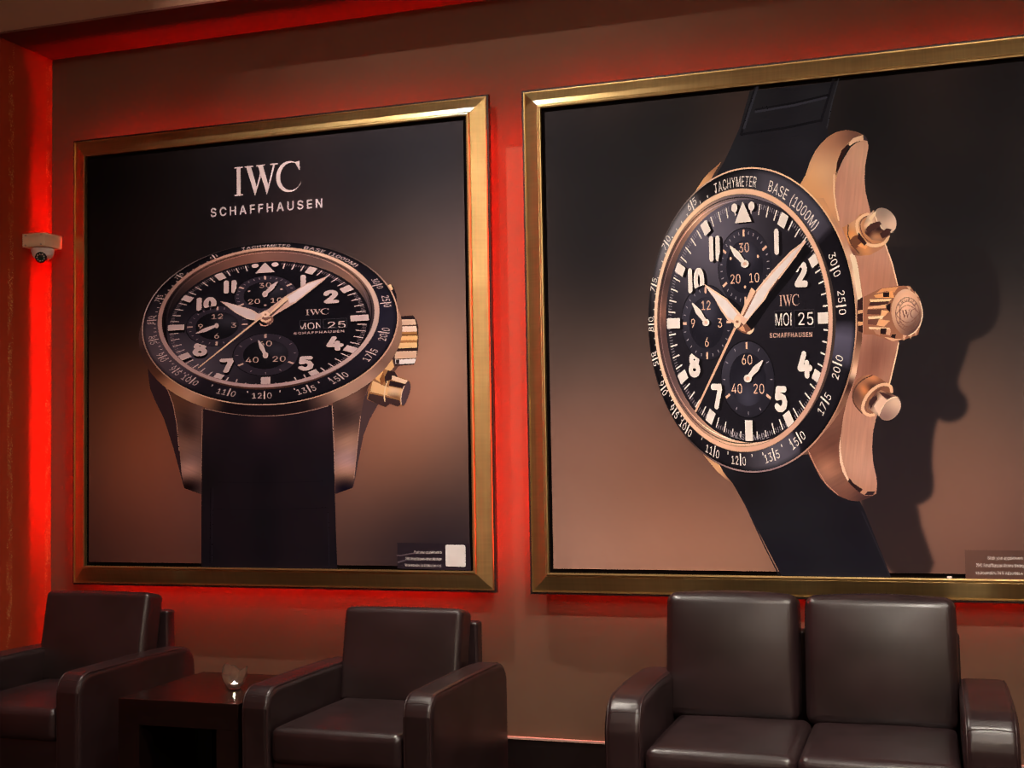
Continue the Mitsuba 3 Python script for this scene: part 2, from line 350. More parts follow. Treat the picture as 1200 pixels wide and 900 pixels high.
def ring_mesh(Hm, c, r0, r1, col, n=220, m=5):
    """r0, r1 may depend on the angle."""
    V, C, Fc = [], [], []
    an = np.linspace(0, 360, n + 1)[:-1]
    for a in an:
        q0, q1 = (r(a) if callable(r) else r for r in (r0, r1))
        for k in range(m + 1):
            V.append(np.asarray(c) + pol(a, q0 + (q1 - q0) * k / m)); C.append(col(a, k / m))
    for i in range(n):
        j = (i + 1) % n
        for k in range(m):
            p, q, r_, s = i * (m + 1) + k, i * (m + 1) + k + 1, j * (m + 1) + k + 1, j * (m + 1) + k
            Fc += [[p, r_, q], [p, s, r_]]
    return hm(Hm, V), np.array(Fc), np.array(C, float)
def keyed(stops):
    """Periodic colour ramp over the angle."""
    a = np.array([q[0] for q in stops], float); c = np.array([q[1] for q in stops], float)
    return lambda x: np.array([np.interp(x % 360, a, c[:, k], period=360) for k in range(3)])
def leaf(p0, p1, w, tail=.3):
    p0, p1 = np.asarray(p0), np.asarray(p1); d = p1 - p0; L = np.hypot(*d); d /= L; n = np.array([-d[1], d[0]])
    return Polygon([p0 + n * w * .28, p0 + d * L * .62 * .9 + n * w * .5, p1 + n * w * .12, p1 + d * w * .15, p1 - n * w * .12, p0 + d * L * .62 * .9 - n * w * .5, p0 - n * w * .28]).union(Point(*p0).buffer(w * .62))
def watch_face(pr, par, HD, HB, gsh, osh, pal, sch_y, subhands):
    HDi = np.linalg.inv(np.array(HD))
    ink, rose, dim = pal['ink'], pal['rose'], pal['dim']
    # bezel: gold edge, black insert
    P = [ring_mesh(HB, osh, 1.0, 1.078, lambda a, t: pal['edge'](a)), ring_mesh(HB, osh, .90, 1.066, lambda a, t: pal['bezel'](a) * (1 - .5 * max(0, t * 1.0 - .86) / .14))]
    bez = pr.put('watch_bezel', P, 'black bezel with white speed scale', par)
    P, words = [], []
    nums = [65, 70, 75, 80, 85, 90, 95, 100, 110, 120, 135, 150, 175, 200, 250, 300]
    for N in nums:
        N_ = []; a = 21600 / N; h = .060 * (1 - pal['squash'] * max(0, math.cos(math.radians(a)))); inward = 95 < a < 262
        rot = (180 - a) if inward else -a
        c = pol(a, 1.0); e = np.array([math.cos(math.radians(rot)), math.sin(math.radians(rot))]); up = np.array([-e[1], e[0]])
        t = str(N); l, r = t[:-1], t[-1]
        for txt, sg in ((l, -1), (r, 1)):
            v, f, w = glyphs(txt, False); v = np.c_[v[:, 0] * h * .84 + (.021 if sg > 0 else -.021 - w * h * .84), (v[:, 1] - .5) * h]
            N_.append((hm(HB, c + v[:, :1] * e + v[:, 1:] * up), f, ink))
        s = 1 if inward else -1
        q = np.array([c - up * s * .036, c + up * s * .052]); N_.append(area(warp(HB, LineString(q).buffer(.0062, cap_style='flat')), ink)); words.append(('scale_number', N_))
    for N in list(range(61, 100)) + [105, 115, 125, 130, 140, 145]:
        if N % 5 == 0 and N < 101: continue
        P.append(area(warp(HB, tick(21600 / N, .952, .972, .009)), ink))
    for txt, a0, a1 in (('TACHYMETER', 348.0, 374.0), ('BASE (1000M)', 381.5, 413.5)):
        ws = [glyphs(ch, False)[2] if ch != ' ' else .45 for ch in txt]; tot = sum(ws) + .2 * (len(ws) - 1); x = 0; N_ = []; words.append(('scale_word', N_))
        for ch, w in zip(txt, ws):
            a = a0 + (a1 - a0) * (x + w / 2) / tot; x += w + .2
            if ch == ' ': continue
            v, f = type_at(ch, (0, 0), .074 * (1 - pal['squash']), -a, False, width=w / tot * math.radians(a1 - a0) * .96); N_.append((hm(HB, v + pol(a, .985 + .006 * (pal['squash'] > 0))), f, ink))
    labels.setdefault(pr.put('scale_ticks', P, 'tiny scale ticks', par, True), {})['kind'] = 'stuff'
    base = pr.n
    for nm, Q in words: pr.n = base; pr.put(nm, Q, None, par, True)
    opening = warp(HB, disc(gsh, .897)); dial = warp(HD, disc((0, 0), .985)).intersection(opening)
    ang = lambda v: np.degrees(np.arctan2(*(hm(HDi, v).T))) % 360
    P = [area(opening, lambda v: np.array([pal['rehaut'](a) for a in ang(v)]), .02)]
    P += [ring_mesh(HB, np.array(gsh) * 1.35, .848, .856, lambda a, t: pal['rehaut'](a) * 1.35 + 12), ring_mesh(HB, np.array(gsh) * 1.2, .872, .880, lambda a, t: pal['rehaut'](a) * .45)]
    P = P[:1] + [(v, f, c) for v, f, c in P[1:]]
    P.append(area(dial, lambda v: pal['dial'](hm(HDi, v)), .02))
    for k, c in SUB.items():
        P.append(area(warp(HD, disc(c, .318)).intersection(opening), np.array(pal['dial'](np.array([c])))[0] * .62))
        P.append(area(warp(HD, disc(c, .308)).intersection(opening), lambda v, c=c: pal['subring'](hm(HDi, v) - c, k), .03))
        P.append(area(warp(HD, disc(c, .215)).intersection(opening), lambda v, c=c: pal['subdisc'](hm(HDi, v) - c, k), .02))
    pr.put('watch_dial', P, 'black dial with three small counters', par)
    P, marks = [], []
    cut = unary_union([disc(c, .315) for c in SUB.values()])
    for m in range(60):
        if m % 5: P.append(area(warp(HD, tick(m * 6, .865 if m not in (29, 31, 28, 32) else .90, .955, .0125)).intersection(opening), ink))
        for q in (1, 2, 3):
            if min(m * 6 + q * 1.5, 360 - m * 6 - q * 1.5) > 9 and not 171 < m * 6 + q * 1.5 < 189: P.append(area(warp(HD, tick(m * 6 + q * 1.5, .915, .955, .0055)).intersection(opening), dim))
    for hnum in range(12):
        w, r0, r1 = (.088, .805, .972) if hnum % 3 == 0 else (.085, .852, .962)
        gs = [tick(hnum * 30, r0, r1, w)] if hnum else [Polygon([(0, .972), (-.098, .80), (.098, .80)]), Point(-.1, .925).buffer(.036), Point(.1, .925).buffer(.036)]
        Q = [area(shapely.affinity.translate(warp(HD, g).intersection(opening), *pal['shoff']).intersection(dial), pal['shadow']) for g in gs] + [None] + [area(warp(HD, g).intersection(opening), ink) for g in gs]
        marks.append(('hour_marker', Q))
    for k, c in SUB.items():
        for t in range({'12': 30, '6': 12, '9': 24}[k]):
            a = t * {'12': 12, '6': 30, '9': 15}[k]
            big = {'12': t % 5 == 0, '6': t % 4 == 0, '9': t % 6 == 0}[k]
            P.append(area(warp(HD, tick(a, .245 if big else .262, .302 if big else .288, .022 if big else .008, c)).intersection(opening), rose if big else dim))
    for d in ((.16, .075), (-.16, .075), (0, -.165)): P.append(area(warp(HD, Point(SUB['12'][0] + d[0], SUB['12'][1] + d[1]).buffer(.013)), rose))
    labels.setdefault(pr.put('minute_track', P, 'fine minute and counter ticks', par, True), {})['kind'] = 'stuff'
    for k, c in HOURS.items():
        g = unary_union([LineString(l).buffer(.122) for l in NUM[k]]); g = shapely.affinity.scale(g, .215, .215, origin=(0, 0)); g = shapely.affinity.translate(g, *c).difference(cut)
        sh = warp(HD, g).intersection(opening)
        marks.append(('dial_numeral', [area(shapely.affinity.translate(sh, *pal['shoff']).intersection(dial), pal['shadow']), None, area(sh, ink)]))
    base = pr.n
    for nm, Q in marks: pr.n = base; pr.put(nm, Q, None, par, True)
    P = []
    P.append(area(warp(HD, shapely.affinity.translate(shapely.affinity.scale(IWC, .085, .085, origin=(0, 0)), .50 - IWC_W * .0425, .085 + pal['iwc_dy'])), pal['brand']))
    v, f = type_at('SCHAFFHAUSEN', (.505, sch_y), .036, 0, True, .3, width=None); P.append((hm(HD, v), f, pal['brand']))
    for t, c, h2, b in [('30', (0, .155), .075, 0), ('20', (-.11, -.095), .075, 0), ('10', (.11, -.095), .075, 0)]:
        v, f = type_at(t, np.add(SUB['12'], c), h2, 0, bool(b)); P.append((hm(HD, v), f, rose))
    for t, c in [('60' , (0, .16)), ('40', (-.128, -.075)), ('20', (.128, -.075))]:
        v, f = type_at(t, np.add(SUB['6'], c), .078); P.append((hm(HD, v), f, rose))
    for t, c in [('12', (0, .145)), ('3', (.165, -.005)), ('6', (0, -.16)), ('9', (-.165, 0))]:
        v, f = type_at(t, np.add(SUB['9'], c), .075); P.append((hm(HD, v), f, rose))
    # day and date windows
    win = sbox(.335, pal['win'] - .065, .52, pal['win'] + .065), sbox(.555, pal['win'] - .065, .765, pal['win'] + .065)
    for g in win: P.append(area(warp(HD, g.buffer(.007)), (52, 46, 50))); P.append(area(warp(HD, g), (20, 17, 20)))
    for t, c, wd, g in (('MON', pal['mon'], .225, win[0]), ('25', (.675, pal['mon'][1]), .165, win[1])):
        v, f = type_at(t, c, .098, 0, False, width=wd)
        tr = unary_union([Polygon(v[q]).buffer(1e-5) for q in f]).intersection(g)
        P.append(area(warp(HD, tr), ink))
    if pal['swiss']:
        for txt, a0, a1 in (('SWISS', 192.5, 184.3), ('MADE', 175.5, 167.0)):
            for i, ch in enumerate(txt):
                a = a0 + (a1 - a0) * i / (len(txt) - 1); v, f = type_at(ch, pol(a, .945), .045, 180 - a); P.append((hm(HD, v), f, dim))
    base = pr.n
    for q in P:
        lev = {(52, 46, 50): 0, (20, 17, 20): 4}.get(q[2] if isinstance(q[2], tuple) else None, 8); pr.n = base + lev; pr.put('dial_print' if lev == 8 else 'date_window', [q], None, par, True)
    pr.n = base + 14
    P = []
    for p0, p1, w in subhands:
        P.append(area(shapely.affinity.translate(leaf(p0, p1, w), .008, -.004), (16, 13, 16))); P.append(area(leaf(p0, p1, w), ink)); P.append(area(Point(*p0).buffer(w * .3), rose))
    for n, (pts, c) in enumerate(pal['hands']): P.append(area(poly(pts), c))
    pr.put('watch_hands', P, 'luminous leaf shaped hands', par)
    P = [ring_mesh(HB, gsh, .897, .938, lambda a, t: pal['gold'](a) * (1 - .30 * (t < .01) - .35 * (t > .99)), m=6)]
    pr.put('bezel_ring', P, 'rose gold ring around the dial', par)
def poster_base(root, cx, cz, bg, n, post=None):
    pr = Print(root, cx, cz)
    h = .990
    g = np.linspace(-h, h, n + 1); U, V = np.meshgrid(g, g); v = np.c_[U.ravel(), V.ravel()]
    c = bg(v)
    if post: c = post(v, c)
    i = np.arange(n * (n + 1)).reshape(n, n + 1)[:, :-1].ravel()
    f = np.vstack([np.c_[i, i + 1, i + n + 2], np.c_[i, i + n + 2, i + n + 1]])
    W = np.c_[cx + v[:, 0], np.full(len(v), YP), cz + v[:, 1]]; col = np.clip(lin(np.clip(c, 0, 255)) * GAIN, 0, .92)
    k = len(W); e = np.array([0, n, (n + 1) * (n + 1) - 1, (n + 1) * n])
    Wb = W[e].copy(); Wb[:, 1] = 5.2; sd = []
    for a in range(4):
        b = (a + 1) % 4; sd += [[e[a], k + a, k + b], [e[a], k + b, e[b]]]
    key = f'{root}__poster_print'
    scene[key] = mikit.ply(trimesh.Trimesh(np.vstack([W, Wb]), np.vstack([f, sd]), process=False), 'print_ink', False, color=np.vstack([col, col[e] * .2]))
    return pr, key
def address_lines(pr, par, right, base, step, h, widths, ink):
    n0 = pr.n
    for i, (t, w) in enumerate(zip(('Book your appointment at', 'IWC Schaffhausen Athens Boutique', 'Voukourestiou 24 & Valaoritou 4 st.'), widths)):
        v, f = type_at(t, (right - w / 2, base - i * step), h, 0, False, width=w); pr.n = n0; pr.put('address_line', [(v, f, ink)], None, par, True)

# ---- left poster
CXL, CXR = (-2.924, 1.944), (-0.563, 1.941)
L = thing('framed_poster', 'square gold-framed poster with a white headline above an upright watch, hanging beside the papered wall', 'framed poster')
frame_rails(L, *CXL, 1.5, SIDE, .018)
bgL = rbf([(-0.9872,0.9801,(19,15,15)),(-0.5216,0.9588,(22,18,18)),(-0.0543,0.9976,(26,22,24)),(0.4771,0.9862,(33,29,31)),(0.9589,0.9775,(42,38,40)),(-0.9868,0.5963,(24,17,16)),(-0.9865,0.2574,(31,21,17)),(-0.7647,0.1621,(34,22,19)),(-0.9862,-0.0796,(71,40,28)),(-0.765,-0.129,(95,53,36)),(-0.9859,-0.4145,(102,58,42)),(-0.7169,-0.4195,(140,76,53)),(-0.5733,-0.4223,(139,76,54)),(-0.9856,-0.7474,(93,53,43)),(-0.7656,-0.7478,(116,65,50)),(-0.9854,-0.9958,(72,43,37)),(-0.7178,-0.9725,(92,53,44)),(-0.4335,-0.829,(106,61,51)),(-0.4108,-0.9695,(91,54,45)),(-0.3865,-0.7082,(114,67,56)),(0.3925,-0.7498,(104,70,60)),(0.5005,-0.5965,(122,80,64)),(0.5866,-0.4441,(146,95,74)),(0.7125,-0.3703,(152,99,77)),(0.7982,-0.1439,(170,116,92)),(0.9419,-0.0734,(156,112,92)),(0.8631,0.0823,(142,102,84)),(0.8039,0.2386,(110,80,69)),(0.9872,0.228,(108,82,74)),(0.6817,0.4006,(80,62,56)),(0.9702,0.4196,(90,72,68)),(0.9739,0.649,(58,49,49)),(0.4726,0.6111,(39,32,33)),(-0.0568,0.652,(27,20,22)),(-0.5228,0.5635,(25,18,18)),(-0.2883,0.3832,(26,20,20)),(0.1627,0.1166,(60,45,45)),(0.7093,-0.5986,(112,74,60)),(0.9156,-0.4503,(124,86,70)),(0.959,-0.263,(140,98,82)),(0.9516,-0.7134,(74,54,50)),(0.7886,-0.7882,(64,46,44)),(0.705,-0.9017,(52,38,40)),(0.948,-0.9373,(44,34,38)),(0.454,-0.9417,(72,50,46)),(0.5826,-0.7502,(86,58,50)),(0.0666,-0.7493,(90,60,50)),(0.07,-0.3554,(120,75,60))], .24, .15)  # left samples lightened and top ones darkened to offset uneven lamp light
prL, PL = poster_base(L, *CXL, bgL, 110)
P = [area(shapely.affinity.translate(shapely.affinity.scale(IWC, .137, .137, origin=(0, 0)), [(-0.1706,0.7433)][0][0], [(-0.1706,0.7433)][0][1]), (196, 168, 160))]
v, f = type_at('SCHAFFHAUSEN', [(-0.0055,0.6739)][0], .040, 0, True, .46); prL.put('headline', P, 'pale serif initials', PL); prL.put('headline', [(v, f, (184, 160, 156))], 'spaced pale capital line', PL)
# strap, lugs and case behind the bezel
copper = rbf([(-0.5726,-0.1356,(70,44,36)),(-0.5017,-0.2197,(92,54,40)),(-0.4311,-0.2218,(90,54,42)),(-0.4549,-0.3026,(70,44,38)),(-0.4223,-0.3643,(72,46,40)),(-0.4694,-0.4242,(130,88,72)),(-0.4086,-0.4335,(122,84,72)),(-0.4651,-0.5258,(160,114,100)),(-0.395,-0.5267,(158,114,102)),(-0.4559,-0.5745,(158,112,98)),(-0.3952,-0.5792,(136,94,80)),(-0.4513,-0.6029,(60,36,32)),(-0.3953,-0.6115,(48,30,30)),(-0.4095,-0.6477,(40,26,25)),(0.548,-0.1736,(70,44,40)),(0.484,-0.2179,(90,58,50)),(0.4197,-0.247,(110,74,62)),(0.3679,-0.2766,(64,44,40)),(0.4403,-0.3058,(72,50,46)),(0.3755,-0.3625,(82,56,50)),(0.4268,-0.3714,(110,76,64)),(0.3575,-0.4398,(150,106,88)),(0.426,-0.4411,(168,122,102)),(0.3607,-0.5369,(176,130,118)),(0.4248,-0.5378,(180,134,124)),(0.3645,-0.5796,(150,106,86)),(0.4243,-0.5841,(146,100,80)),(0.3726,-0.6184,(48,32,34)),(0.4238,-0.6227,(50,34,36))], .05, .06)
P = [area(poly([(-0.6584,-0.0088),(-0.649,-0.0917),(-0.6395,-0.1539),(-0.6157,-0.2081),(-0.5635,-0.2998),(-0.5118,-0.4397),(-0.4792,-0.5459),(-0.4538,-0.6312),(-0.4466,-0.5867),(-0.46,-0.4244),(-0.4876,-0.2609),(-0.5346,-0.1573),(-0.5772,-0.1066)]), (50, 32, 35)),
     area(poly([(0.599,-0.1367),(0.5855,-0.2057),(0.5595,-0.2666),(0.5164,-0.3348),(0.486,-0.4036),(0.4591,-0.519),(0.4321,-0.6421),(0.4242,-0.5957),(0.4515,-0.4416),(0.4661,-0.2871),(0.514,-0.1918),(0.5485,-0.1349)]), (74, 52, 52)),
     area(poly([(-0.5915,-0.0938),(-0.5441,-0.1652),(-0.5112,-0.2358),(-0.4903,-0.3424),(-0.4766,-0.4566),(-0.4653,-0.5703),(-0.4514,-0.6352),(-0.3561,-0.6661),(-0.3496,-0.2647),(-0.3378,-0.2246),(-0.4778,-0.1388)]), brushed(copper, -.35, .05), .004),
     area(poly([(0.574,-0.1204),(0.5141,-0.1801),(0.4878,-0.249),(0.472,-0.326),(0.4558,-0.4417),(0.4416,-0.5573),(0.43,-0.6401),(0.3421,-0.6685),(0.3314,-0.2639),(0.3425,-0.2291),(0.4633,-0.1707)]), brushed(copper, .35, .05, seed=4), .004)]
for q, c in (([(-0.5796,-0.1107),(-0.5394,-0.1695),(-0.5112,-0.2358),(-0.4926,-0.3261),(-0.4789,-0.4566)], (170, 122, 104)), ([(-0.3519,-0.2647),(-0.3545,-0.4264),(-0.3571,-0.5877)], (150, 108, 92)), ([(0.3322,-0.2678),(0.3364,-0.4005),(0.3405,-0.5755)], (176, 132, 116)), ([(0.4721,-0.3183),(0.4558,-0.4417),(0.4369,-0.5958)], (176, 130, 112))): P.append(area(wire(q, .0035), c))
prL.put('watch_lug', [P[i] for i in (0, 2, 4, 5)], 'left rose gold lug', PL); prL.put('watch_lug', [P[i] for i in (1, 3, 6, 7)], 'right rose gold lug', PL)
navy = rbf([(-0.315,-0.3061,(40,25,28)),(-0.0191,-0.3335,(46,28,32)),(0.2897,-0.3214,(40,27,33)),(-0.0198,-0.4327,(32,21,27)),(-0.3164,-0.5881,(24,18,20)),(-0.0211,-0.5911,(22,17,21)),(0.3084,-0.5945,(26,21,27)),(-0.3183,-0.9685,(24,19,24)),(-0.0238,-0.946,(22,17,22)),(0.326,-0.9621,(24,19,24)),(-0.0226,-0.7885,(22,18,22))], .06, .05)
P = [area(poly([(-0.3491,-0.2688),(-0.3403,-0.2581),(-0.2365,-0.2807),(-0.118,-0.2959),(-0.0099,-0.3027),(0.1148,-0.2984),(0.2248,-0.2829),(0.3163,-0.2619),(0.3292,-0.2662),(0.3342,-0.3615),(0.3388,-0.5754),(0.3412,-0.7498),(0.3442,-0.8656),(0.3489,-1.018),(-0.36,-1.008),(-0.3577,-0.7083),(-0.3549,-0.5071)]), navy, .02)]
for q, c in (([(-0.3074,-0.6364),(-0.3103,-0.7486),(-0.3138,-0.9884)], (15, 11, 16)), ([(-0.2959,-0.6364),(-0.2988,-0.7486),(-0.3024,-0.9883)], (36, 30, 38)), ([(0.3046,-0.7497),(0.3084,-0.997)], (36, 31, 40)), ([(-0.2941,-0.7346),(-0.0133,-0.7393),(0.3027,-0.7303)], (16, 12, 18)), ([(-0.2659,-0.6086),(-0.0123,-0.6149),(0.278,-0.6098)], (17, 13, 19)),
             ([(-0.337,-0.261),(-0.2365,-0.2831),(-0.118,-0.2983),(-0.0099,-0.3051),(0.1147,-0.3008),(0.2247,-0.2852),(0.3119,-0.2657)], (150, 112, 98)), ([(0.3291,-0.2717),(0.3333,-0.3615),(0.3357,-0.4589)], (110, 82, 74)), ([(-0.3473,-0.2729),(-0.3506,-0.3861)], (96, 68, 60))): P.append(area(wire(q, .0035, 1), c))
prL.put('watch_strap', P, 'dark navy rubber strap', PL)
# right flank: winding crown and buttons
P = [area(poly([(0.5654,-0.1355),(0.6428,0.0004),(0.6681,0.0224),(0.675,-0.0818),(0.6411,-0.1228),(0.5906,-0.1364)]), (92, 62, 52)),
     area(poly([(0.5782,-0.1205),(0.6124,-0.0755),(0.6295,-0.053),(0.6414,-0.0998),(0.5989,-0.1444)]), (212, 160, 108)),
     area(poly([(0.6044,0.2734),(0.6255,0.2761),(0.6421,0.2634),(0.6563,0.2277),(0.658,0.1967),(0.6494,0.1778),(0.6166,0.2416)]), (28, 20, 24)), area(poly([(0.6086,0.2693),(0.6297,0.2758),(0.642,0.2518),(0.6209,0.2453)]), (222, 176, 130))]
prL.put('watch_case', P, None, PL)
P = [area(poly([(0.6612,0.1269),(0.7362,0.1289),(0.7524,0.1069),(0.7623,0.0757),(0.7611,-0.0086),(0.7543,-0.0505),(0.7392,-0.092),(0.6456,-0.0961),(0.6316,-0.0531),(0.644,0.093)]), (52, 34, 32))]
ys = [(371.5, 374, (36, 24, 26)), (374.2, 381, (206, 164, 136)), (381.2, 382.4, (96, 62, 48)), (382.8, 389, (228, 190, 164)), (389, 391.5, (170, 112, 64)), (391.5, 394, (96, 60, 36)), (394, 399, (226, 168, 108)), (399, 402, (164, 104, 58)), (402, 408.5, (222, 172, 118)), (408.5, 411.5, (44, 28, 28)), (412, 420.5, (204, 160, 130)), (421, 426.5, (224, 204, 192))]
fx = lambda y: (np.interp(y, [371, 383, 400, 420, 428], [466.5, 465, 464, 463, 464]), np.interp(y, [370, 378, 390, 410, 427], [484, 487.5, 489.2, 488.8, 485]))
CRL = [(0.6645,0.1248),(0.7382,0.1238),(0.6631,0.1145),(0.7463,0.1111),(0.6628,0.0882),(0.7521,0.0858),(0.6585,0.0815),(0.7521,0.08),(0.6561,0.0577),(0.7558,0.0549),(0.6526,0.0482),(0.7557,0.0461),(0.6517,0.0386),(0.7576,0.0356),(0.6497,0.0194),(0.7573,0.0165),(0.6491,0.0078),(0.7551,0.0051),(0.6476,-0.0172),(0.7548,-0.0179),(0.6465,-0.0306),(0.7537,-0.0313),(0.6453,-0.0633),(0.75,-0.0637),(0.646,-0.0672),(0.7499,-0.0675),(0.6499,-0.0878),(0.7393,-0.0882)]
for i, c in enumerate([(36,24,26),(206,164,136),(90,58,46),(228,190,164),(170,112,64),(120,76,44),(226,168,108),(164,104,58),(222,172,118),(44,28,28),(204,160,130),(70,44,38),(224,204,192)]):
    a, b, c2, d = CRL[2 * i], CRL[2 * i + 1], CRL[2 * i + 3], CRL[2 * i + 2]; P.append(area(Polygon([a, b, c2, d]).buffer(0), c))
P.append(area(poly([(0.6502,-0.0678),(0.6669,-0.0677),(0.6666,-0.0869),(0.652,-0.0871)]), (40, 26, 26)))
prL.put('winding_crown', P, 'fluted rose gold crown', PL)
P = [area(poly([(0.514,-0.1918),(0.5486,-0.1272),(0.5784,-0.1051),(0.6161,-0.1142),(0.6411,-0.1267),(0.6575,-0.1427),(0.7154,-0.1639),(0.7214,-0.1794),(0.7104,-0.225),(0.689,-0.2779),(0.664,-0.2791),(0.6183,-0.2644),(0.593,-0.2791),(0.5637,-0.2667),(0.5049,-0.2418)]), (150, 98, 62)),
     area(poly([(0.5356,-0.1577),(0.59,-0.1827),(0.6816,-0.2126),(0.677,-0.2431),(0.5937,-0.2252),(0.5223,-0.2075)]), lambda v: np.tile((222, 168, 116), (len(v), 1))), area(poly([(0.5529,-0.1235),(0.5868,-0.1093),(0.5817,-0.1747),(0.5483,-0.1504)]), (216, 158, 98)), area(poly([(0.5866,-0.1208),(0.5988,-0.156),(0.5774,-0.1823),(0.5694,-0.1511)]), (130, 76, 44)),
     area(poly([(0.5179,-0.2151),(0.5936,-0.2329),(0.6644,-0.2504),(0.6724,-0.2698),(0.6557,-0.2789),(0.6183,-0.2644),(0.5972,-0.2792),(0.5637,-0.2667),(0.5091,-0.2419)]), (64, 42, 40)), area(poly([(0.6119,-0.1141),(0.6453,-0.123),(0.6596,-0.1466),(0.6113,-0.1603),(0.5985,-0.1753),(0.5947,-0.1443)]), (46, 30, 30)),
     area(poly([(0.6325,-0.1379),(0.7072,-0.1636),(0.6945,-0.1785),(0.6281,-0.157)]), (226, 184, 152)), area(poly([(0.6197,-0.1606),(0.6945,-0.1785),(0.6838,-0.1973),(0.6152,-0.1835)]), (42, 27, 28)), area(poly([(0.6152,-0.1855),(0.6817,-0.2011),(0.6728,-0.2468),(0.6062,-0.2256)]), rbf([(0.6443,-0.1922,(200,150,112)),(0.6399,-0.2113,(228,182,142)),(0.6396,-0.2343,(120,78,54)),(0.6107,-0.2026,(220,170,120)),(0.669,-0.216,(214,164,120))], .03, .03), .01),
     area(poly([(0.7093,-0.1618),(0.7194,-0.1755),(0.7211,-0.2024),(0.706,-0.244),(0.689,-0.2741),(0.6786,-0.2776),(0.6726,-0.2583),(0.6772,-0.224),(0.6902,-0.186)], 1), (78, 56, 58)), area(wire([(0.6894,-0.1879),(0.6773,-0.2163),(0.6719,-0.2468),(0.6746,-0.266)], .004), (228, 186, 156)),
     area(wire([(0.6071,-0.164),(0.5962,-0.1945),(0.5916,-0.2251),(0.5933,-0.2521)], .006), (226, 184, 140))]
prL.put('push_button', P, 'polished round push button', PL)
# band under the bezel
bandL = keyed([(95, (150, 108, 86)), (125, (120, 84, 70)), (136, (170, 124, 104)), (150, (170, 126, 104)), (158, (92, 62, 54)), (164, (30, 20, 22)), (180, (26, 17, 20)), (196, (26, 17, 20)), (202, (120, 78, 56)), (212, (190, 134, 104)), (224, (170, 112, 80)), (232, (90, 52, 38)), (250, (60, 38, 34)), (270, (90, 66, 60))])
HDL, HBL, HDR, HBR = [[0.54402,-3e-05,-0.00981],[-0.00175,0.30983,0.13136],[-0.00057,0.04036,1.0]], [[0.62343,0.00014,-0.01605],[-0.00397,0.36403,0.17212],[-0.00992,0.08056,1.0]], [[0.35346,0.00073,-0.14361],[-0.00582,0.50864,0.0329],[-0.03319,-0.00297,1.0]], [[0.40291,0.00166,-0.18075],[-0.00443,0.57973,0.03627],[-0.07958,-0.00501,1.0]]
thick = lambda a: 1.075 + .115 * max(0, -math.cos(math.radians(a))) ** .7
prL.put('watch_case', [ring_mesh(HBL, (0, -.03), 1.0, thick, lambda a, t: bandL(a), m=6)], 'polished rose gold case band', PL)
dk = lambda v, base, hi, c, s: np.array(base) + (np.array(hi) - np.array(base)) * np.exp(-((v - c) ** 2).sum(1) / (2 * s * s))[:, None]
